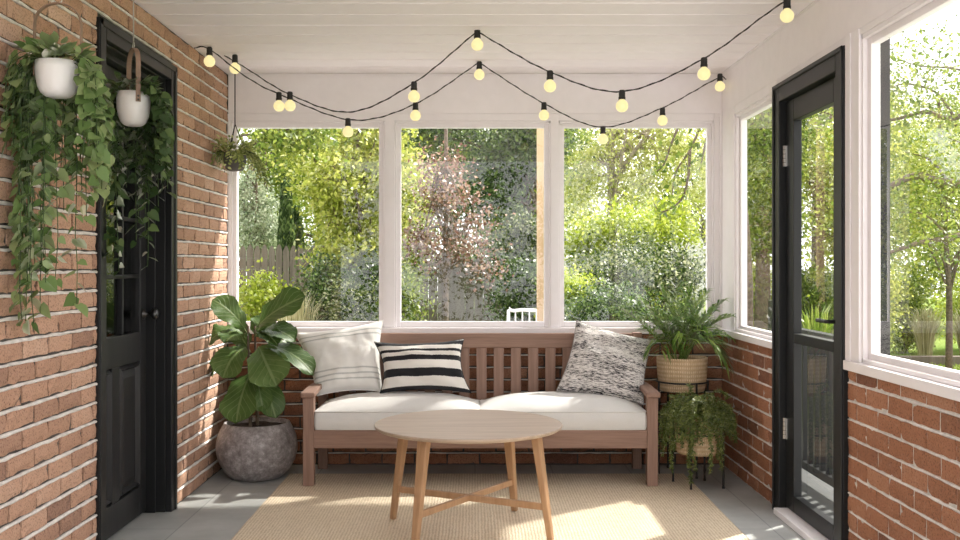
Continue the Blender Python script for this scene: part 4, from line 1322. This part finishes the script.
# overhanging branch, top of the window beside the brick wall
tree('apple_tree', 'small leaning tree with branches hanging into the top of the first window', -3.9, 8.6, 3.4, .07, [pb(268, 140, 8.6, 20, .3, 9, .5), pb(305, 134, 8.7, 26, .3, 9, .8), pb(180, 140, 8.6, 34, .4, 30, 1.2), pb(150, 190, 8.6, 40, .5, 30, 1.)], 2600, .075, 'mid', lean=(.9, 0), most=16)
def shrub(label, px, py, Y, rx, rz, n, size, mat, deep=None, group='shrubs in the garden', name='shrub', tmpl=T_RHOMB, extra=(), cat='shrub'):
    c = at(px, py, Y)
    ro = thing(name, label, cat, (c.x, Y, GZ), group)
    bl = [pb(px, py, Y, rx, deep or rx * Y / F, rz, 1.)] + [pb(*e) for e in extra]
    tips = foliage_clouds(bl, n, size, mat, ro, tmpl=tmpl)
    b = MB()
    random.shuffle(tips)
    for t in tips[:9]:
        t = Vector(t); p = Vector((c.x + random.uniform(-.05, .05), Y + random.uniform(-.05, .05), GZ))
        b.tube([p, p.lerp(t, .5) + Vector((random.uniform(-.08, .08), 0, .05)), t], [.018, .012, .006], 5)
    b.build('stem', ['bark'], ro)
shrub('low lime-green shrub in front of the picket fence', 262, 296, 9.6, 17, 13, 2600, .07, 'lime', extra=[(262, 330, 9.6, 20, .2, 22, .8)])
shrub('dark green shrub below the yellow-green tree', 327, 290, 9.8, 13, 30, 4200, .06, 'dark', extra=[(330, 340, 9.8, 18, .25, 20, .8)])
shrub('dark green shrub at the right edge of the first window', 372, 285, 10.2, 16, 26, 4200, .06, 'dark', extra=[(372, 335, 10.2, 20, .3, 25, .7)])
shrub('pale variegated shrub between the two dark shrubs', 348, 305, 9.2, 9, 18, 1800, .05, 'bloom', extra=[(348, 335, 9.2, 12, .2, 15, .6)])
def clump(label, px, Y, h, spread, n, mat, wid=.012, name='grass_clump', cat='grass clump', up=1.):
    """a tuft of arching blades"""
    x = at(px, 0, Y).x
    ro = tag(None_obj(name, x, Y, h, spread, n, mat, wid, up), label, cat, 'grass clumps in the garden')
    return ro
def None_obj(name, x, Y, h, spread, n, mat, wid, up):
    b = MB()
    for i in range(n):
        a = random.uniform(0, 2 * math.pi); o = Vector((math.cos(a), math.sin(a), 0))
        p = Vector((x, Y, GZ)) + o * random.uniform(0, .1) * spread / .4
        L = h * random.uniform(.65, 1.08); s = spread * random.uniform(.1, 1.)
        w = Vector((-o.y, o.x, 0)) * wid * random.uniform(.6, 1.2)
        P = [p, p + o * s * .25 + Vector((0, 0, L * .55)), p + o * s * .6 + Vector((0, 0, L * .9)), p + o * s + Vector((0, 0, L * (.98 if up > .5 else .75)))]
        b.add([P[0] - w, P[0] + w, P[1] + w, P[1] - w, P[2] + w * .7, P[2] - w * .7, P[3]], [(0, 1, 2, 3), (3, 2, 4, 5), (5, 4, 6)], 0, random.random())
    return b.build(name, [mat])
clump('tall feathery pale grass in front of the picket fence', 298, 9.2, 1.30, .34, 420, 'straw', .006)
clump('low green grass at the foot of the first window', 275, 8.2, .80, .35, 260, 'grass', .010, up=0)
clump('yellow-green grass at the lower edge of the middle window', 425, 8.2, .92, .42, 380, 'lime', .010, up=0)
clump('spiky grey-green yucca at the lower edge of the middle window', 466, 8.4, .98, .30, 60, 'silver', .022, 'yucca_plant', 'plant')
# middle window
tree('plum_tree', 'slender tree with reddish-brown leaves in the middle window', at(446, 0, 10.0).x, 10.0, 3.0, .045,
     [pb(440, 165, 10, 18, .35, 26, .7), pb(448, 205, 10, 24, .4, 26, 1.), pb(428, 235, 10, 20, .35, 22, .8), pb(470, 235, 10, 18, .35, 24, .7), pb(450, 252, 10, 24, .35, 12, .6), pb(486, 268, 10, 14, .3, 9, .3), pb(430, 195, 10, 8, .3, 40, .3)], 1350, .07, 'plum')
tree('oak_tree', 'large dark green tree filling the top of the middle window', at(505, 0, 15).x, 15.2, 4.8, .16,
     [pb(500, 165, 15, 48, 1.1, 38, 1.3), pb(430, 150, 15.3, 42, 1.1, 36, 1.), pb(520, 225, 14.8, 34, .9, 34, 1.), pb(470, 110, 15.5, 60, 1.1, 40, .9), pb(550, 140, 15.4, 26, .9, 40, .6)], 17000, .10, 'mid')
tree('elm_tree', 'dark leafy tree close behind the middle window, hanging low', at(520, 0, 12.4).x + .5, 12.6, 4.2, .10,
     [pb(515, 150, 12.4, 30, .6, 30, 1.), pb(490, 185, 12.5, 32, .6, 30, 1.), pb(520, 250, 12.5, 22, .5, 32, .8), pb(545, 120, 12.4, 26, .6, 40, .7), pb(440, 130, 12.6, 40, .6, 20, .7)], 11000, .085, 'dark')
tree('walnut_tree', 'yellow-green tree just left of the reddish tree', at(402, 0, 13.5).x, 13.5, 3.6, .06, [pb(405, 200, 13.5, 20, .5, 45, 1.), pb(400, 255, 13.5, 22, .5, 32, .8)], 6000, .085, 'yellow')
shrub('dark bushy hedge plant right of the board fence', 520, 288, 11.2, 20, 30, 5200, .065, 'dark', extra=[(520, 335, 11.2, 26, .4, 22, .8)])
shrub('light flowering shrub above the dark hedge plant', 527, 240, 11.6, 14, 24, 2400, .06, 'bloom')
shrub('mid-green shrub at the left edge of the middle window', 402, 300, 9.4, 9, 26, 2000, .06, 'mid', extra=[(402, 335, 9.4, 12, .3, 20, .7)])
tag(MB().box(at(540.2, 0, 7.4).x - .025, at(540.2, 0, 7.4).x + .025, 7.37, 7.43, GZ, 2.95).build('timber_post', ['post_wood'], None, bevel=.003), 'slim pale timber post standing outside the middle window', 'post')
# low brick wall added in place of brick mirrored in the window glass
b = MB()
bricks(b, lambda u, z, d: (u, 11.9 - d, z), .95, 2.6, GZ, .56, (), .03, .001)
b.box(.95, 2.6, 11.91, 12.1, GZ, .55, 1); b.box(.93, 2.62, 11.86, 12.12, .56, .62, 2)
tag(b.build('reflection_wall', ['brick', 'mortar_mid', 'fence_wood']), 'low brick wall added to stand in for brick reflected in the window', 'garden wall')
# white metal chair
CH = Vector((at(526, 0, 8.3).x, 8.3, GZ))
ch = thing('garden_chair', 'white metal garden chair at the lower edge of the middle window', 'chair', tuple(CH))
def tb_(name, pts, r): return MB().tube(pts, r, 8).build(name, ['white'], ch, smooth=True)
zt = at(0, 311, 8.3).z
hw = .15
bk = [CH + Vector((-hw, .0, .45)), CH + Vector((-hw, .02, zt - GZ - .05)), CH + Vector((-hw + .04, .02, zt - GZ)), CH + Vector((hw - .04, .02, zt - GZ)), CH + Vector((hw, .02, zt - GZ - .05)), CH + Vector((hw, 0, .45))]
tb_('backrest', through(bk, 4), .014)
for k in range(4):
    x = -hw + .06 + k * .06
    tb_('back_bar', [CH + Vector((x, .01, .46)), CH + Vector((x, .02, zt - GZ))], .006)
MB().box(CH.x - hw - .02, CH.x + hw + .02, CH.y - .36, CH.y + .02, CH.z + .44, CH.z + .465).build('seat', ['white'], ch, bevel=.005)
for (x, y) in ((-hw, 0), (hw, 0), (-hw, -.34), (hw, -.34)):
    tb_('leg', [CH + Vector((x, y, 0)), CH + Vector((x * .97, y, .45))], .012)
# third window
tree('birch_tree', 'tall pale weeping birch filling the top of the window behind the palm', at(610, 0, 20).x, 20, 6.6, .13,
     [pb(600, 140, 20, 40, 1.3, 50, 1.), pb(650, 120, 20.4, 45, 1.3, 50, 1.), pb(700, 160, 20, 36, 1.2, 55, .9), pb(570, 185, 20, 30, 1.1, 40, .8), pb(640, 190, 20, 40, 1.2, 30, .8)], 9500, .11, 'birch', 'bark_pale', droop=.9)
shrub('big bright yellow-green bush behind the flowering shrub', 625, 235, 13.4, 42, 28, 7000, .085, 'lime', deep=.6, extra=[(675, 225, 13.6, 30, .5, 25, .6), (590, 245, 13.4, 24, .5, 20, .5), (640, 290, 13.4, 40, .5, 40, .8)])
shrub('dark flowering shrub in the window behind the palm', 625, 268, 10.6, 46, 26, 8500, .06, 'bloom', deep=.5, extra=[(680, 270, 10.8, 26, .4, 24, .6), (590, 285, 10.5, 24, .4, 20, .5), (640, 320, 10.6, 60, .4, 26, .8)])
shrub('lime-green shrub at the left edge of the window behind the palm', 572, 290, 9.8, 10, 14, 1500, .06, 'lime', extra=[(572, 325, 9.8, 14, .2, 20, .7)])
shrub('dark low shrub under the flowering shrub', 600, 312, 9.3, 40, 16, 4200, .055, 'dark', deep=.3, extra=[(600, 340, 9.3, 50, .3, 16, .6)])
bt2 = thing('cherry_tree', 'nearly bare tree with dark drooping twigs at the right of the third window', 'tree', (at(742, 0, 8.6).x, 8.6, GZ))
b = MB()
B0_ = Vector((at(742, 0, 8.6).x, 8.6, GZ))
b.tube(through([B0_, B0_ + Vector((.05, 0, 1.4)), at(735, 150, 8.6), at(712, 90, 8.6), at(690, 70, 8.6)], 5), [.06 - .045 * k / 20 for k in range(21)], 8)
tw = [[(715, 100), (700, 128), (690, 150), (676, 172), (672, 196)], [(700, 84), (676, 132), (664, 164), (655, 172)], [(690, 150), (688, 178), (681, 200), (662, 212), (654, 204)], [(712, 110), (704, 150), (699, 172)]]
LP = []
for t in tw:
    pts = through([at(px, py, 8.5) for px, py in t], 6)
    b.tube(pts, [.014 - .010 * k / (len(pts) - 1) for k in range(len(pts))], 6)
    LP += pts[4:]
b.build('trunk', ['bark'], bt2, smooth=True)
P = np.array([tuple(p) for p in LP for _ in range(4)]) + rng.normal(size=(len(LP) * 4, 3)) * .05
leaves('foliage', P, rdirs(len(P), -.5), rdirs(len(P), .5), .06 * rng.uniform(.6, 1.2, len(P)), T_RHOMB, 'mid', bt2)
# beyond the side windows
tree('ivy_tree', 'dense dark tree seen through the small side window', at(760, 0, 12.5).x, 12.5, 4.2, .12, [pb(760, 150, 12.5, 30, .6, 40, 1.), pb(765, 215, 12.5, 26, .6, 40, 1.), pb(790, 120, 13, 26, .7, 40, .7)], 9000, .085, 'mid')
tree('hornbeam_tree', 'green tree seen through the upper glass of the black door', at(818, 0, 14.5).x, 14.5, 4.8, .12, [pb(820, 160, 14.5, 28, .8, 45, 1.), pb(845, 220, 14.5, 32, .8, 40, 1.), pb(860, 130, 15, 40, .8, 40, .7)], 9000, .09, 'yellow')
tree('acacia_tree', 'young tree with forked slender trunk on the lawn beyond the big side window', at(949, 0, 14.2).x, 14.2, 4.0, .052,
     [pb(925, 165, 14.2, 40, .8, 30, .8), pb(975, 150, 14.2, 45, .8, 40, 1.), pb(905, 215, 14.4, 26, .6, 25, .5), pb(985, 225, 14.4, 30, .6, 30, .6)], 6000, .075, 'yellow', lean=(-.15, 0), most=26, hubs=(.28, .9))
lt = thing('plane_tree', 'old tree whose long bare limbs cross the big side window', 'tree', (10.2, 12.0, GZ))
b = MB()
b.tube(through([(10.2, 12, GZ), (10.1, 12, 1.2), (9.9, 11.8, 3.0), (9.9, 11.6, 5.4)], 5), [.28 - .14 * k / 15 for k in range(16)], 10)
limbs = [([(9.98, 11.9, 2.0), at(1080, 178, 10.6), at(1000, 178, 10.2), at(950, 184, 10), at(915, 176, 9.8), at(885, 190, 9.7), at(862, 205, 9.6)], .085),
         ([(10.05, 12, 1.2), at(1090, 238, 10.2), at(1000, 228, 9.8), at(950, 238, 9.5), at(915, 244, 9.3), at(875, 258, 9.2)], .065),
         ([(9.9, 11.6, 5.0), (8.8, 11.2, 6.4), (7.2, 10.7, 7.6), (5.6, 10.2, 8.3)], .11),  # added limb carrying the unseen crown that dapples the sun
         ([(9.9, 11.7, 4.0), at(1080, 60, 10.2), at(1000, 92, 10), at(955, 118, 9.9), at(925, 112, 9.8), at(890, 120, 9.7), at(868, 112, 9.7)], .045),
         ([at(955, 118, 9.9), at(935, 92, 9.8), at(905, 84, 9.7), at(880, 92, 9.6)], .016), ([at(1000, 92, 10), at(960, 70, 9.9), at(920, 66, 9.8), at(895, 58, 9.8)], .016),
         ([at(950, 184, 10), at(930, 160, 9.9), at(905, 152, 9.8)], .018), ([at(950, 238, 9.5), at(925, 215, 9.4), at(900, 212, 9.4)], .014),
         ([at(1000, 178, 10.2), at(975, 150, 10), at(948, 138, 9.9)], .02)]
tips = []
for pts, r0 in limbs:
    q = through(pts, 5)
    b.tube(q, [r0 * (1 - .8 * k / (len(q) - 1)) for k in range(len(q))], 7)
    if r0 != .11: tips += [q[k] for k in range(len(q) // 3, len(q), 2)]
b.build('trunk', ['bark'], lt, smooth=True)
K = np.array([tuple(t) for t in tips])
idx = rng.integers(0, len(K), 8000)
P = K[idx] + rng.normal(size=(8000, 3)) * np.array([.34, .3, .20]) + np.array([0, 0, .06])
P_dapple = np.concatenate([np.array(c_) + rng.normal(size=(420, 3)) * .33 for c_ in np.array([5.9, 10.3, 8.2]) + rng.normal(size=(30, 3)) * np.array([1.9, 1.6, .9])])  # added crown above the view, there to break up the sunlight
n2 = len(P_dapple)
leaves('foliage', P_dapple, rdirs(n2), rdirs(n2, .8), .085 * rng.uniform(.6, 1.3, n2), T_RHOMB, 'mid', lt)
leaves('foliage', P, rdirs(8000), rdirs(8000, .8), .045 * rng.uniform(.6, 1.3, 8000), T_RHOMB, 'mid', lt)
for (label, px, py, Y, rx, rz, n, mat) in (
    ('round dark shrub left of the slender trunk beyond the lawn', 905, 300, 17.5, 18, 26, 3600, 'mid'),
    ('yellow-green shrub right of the slender trunk beyond the lawn', 985, 290, 18, 40, 28, 5200, 'lime'),
    ('dark green shrub far right beyond the lawn', 1060, 270, 18.5, 50, 44, 5600, 'mid'),
    ('lime-green shrub seen low through the small side window', 752, 300, 13, 22, 26, 4000, 'lime'),
    ('bushy green shrub low behind the glass door', 815, 292, 14, 28, 28, 5000, 'mid'),
    ('yellow-green shrub between door and big side window', 862, 290, 15, 28, 30, 4800, 'yellow')):
    shrub(label, px, py, Y, rx, rz, n, .085, mat, extra=[(px, py + 30, Y, rx * 1.1, rx * Y / F * .8, 22, .7)])
clump('pale feathery grass beside the stone edging', 925, 16.6, .85, .45, 300, 'straw', .008)
clump('pale feathery grass behind the slender trunk', 966, 17, .8, .45, 300, 'straw', .008)
clump('bright iris-like tuft low behind the glass door', 815, 9.5, 1.15, .35, 140, 'grass', .016)
tag(MB().box(6.4, 12.5, 15.3, 15.5, GZ - .02, GZ + .14).build('stone_edging', ['fence_wood'], None, bevel=.01), 'low stone edging along the far border of the lawn', 'edging')
# grass blades on the lawn beyond the side windows
n = 26000
P = np.stack([rng.uniform(3.6, 11, n), rng.uniform(9, 15.2, n), np.full(n, GZ)], 1)
for i in range(n):
    pass
P[:, 2] = [gf((x + 30) / 70, (y + 12) / 60)[2] - .01 for x, y in P[:, :2]]
o = leaves('lawn_grass', P, rdirs(n) * .45 + np.array([0, 0, 1.]), rdirs(n), rng.uniform(.05, .11, n), T_THIN, 'grass')
tag(o, 'short green grass of the lawn beyond the big side window', 'grass', kind='stuff')
tree('beech_tree', 'broad green tree behind the slender trunk beyond the lawn', at(990, 0, 17.5).x, 17.5, 4.6, .12, [pb(930, 215, 17.5, 34, .9, 34, 1.), pb(985, 200, 17.6, 40, .9, 40, 1.), pb(905, 170, 17.8, 26, .8, 34, .7), pb(960, 140, 18, 45, .9, 26, .6)], 7500, .10, 'mid')
hd = thing('reflection_hedge', 'dark hedge added out of view to darken reflections in the back windows', 'hedge', (0, -9.6, GZ))  # unseen hedge, added so the windows mirror dark leaves instead of white sky
foliage_clouds([((x, -9.6, GZ + z), (1.0, .45, .75), 1.) for x in np.arange(-8, 8.1, 1.0) for z in (.7, 1.9, 3.0)], 14000, .15, 'dark', hd)
# tall trees further out close the view behind the garden
far = [(-13.5, 22, 'mid', 'tall green tree far left beyond the fence'), (-9.2, 27, 'yellow', 'tall yellow-green tree far behind the picket fence'), (-4.6, 29, 'mid', 'tall mid-green tree far behind the linden'),
       (-.6, 27, 'dark', 'tall dark tree far behind the board fence'), (2.6, 31, 'birch', 'tall pale tree far behind the birch'), (6.8, 28, 'birch', 'tall pale tree far behind the white fence'),
       (10.5, 26, 'yellow', 'tall yellow-green tree far behind the glass door'), (14.2, 25, 'mid', 'tall green tree far behind the lawn shrubs'), (18.5, 24, 'yellow', 'tall yellow-green tree at the far right of the lawn')]
for (x, y, mat, label) in far:
    h = random.uniform(5.6, 6.6) if mat != 'birch' else 5.0
    if -10 < x < -4: h = 3.9
    bl = [((x + random.uniform(-1, 1), y + random.uniform(-.8, .8), GZ + h * f), (random.uniform(1.7, 2.4), 1.6, random.uniform(1.2, 1.6)), 1.) for f in (.25, .45, .7, .85)]
    tree('background_tree', label, x, y, h * .8, .16, bl, 7000, .17, mat, group='tall trees closing the view', most=14)
# ------------------------------------------------------------------ light and camera
w = bpy.data.worlds.new('World'); scene.world = w; w.use_nodes = True
bg = w.node_tree.nodes['Background']
bg.inputs['Color'].default_value = (1.0, .975, .985, 1); bg.inputs['Strength'].default_value = 2.1
sd = bpy.data.lights.new('sun', 'SUN'); sd.energy = 9.0; sd.color = (1.0, .95, .86); sd.angle = R(1.5)
so = link_obj('sun', sd)
az, el = R(38), R(46)
to_sun = Vector((math.cos(el) * math.cos(az), math.cos(el) * math.sin(az), math.sin(el)))
so.rotation_euler = to_sun.to_track_quat('Z', 'Y').to_euler()
so.location = to_sun * 30
cd = bpy.data.cameras.new('camera'); co = link_obj('camera', cd)
co.location = (0, 0, EYE); co.rotation_euler = (R(90), 0, 0)
cd.sensor_width = 36; cd.lens = F / 960 * 36; cd.shift_x = 5 / 960; cd.shift_y = -4 / 960
cd.clip_start = .05; cd.clip_end = 200
scene.camera = co
vs = scene.view_settings
scene.display_settings.display_device = 'sRGB'
vs.view_transform = 'Standard'; vs.look = 'None'; vs.exposure = .45; vs.gamma = 1; vs.use_curve_mapping = False
cy = scene.cycles
cy.max_bounces = 14; cy.diffuse_bounces = 6; cy.glossy_bounces = 4; cy.transparent_max_bounces = 24; cy.transmission_bounces = 6
cy.sample_clamp_indirect = 6; cy.use_denoising = True
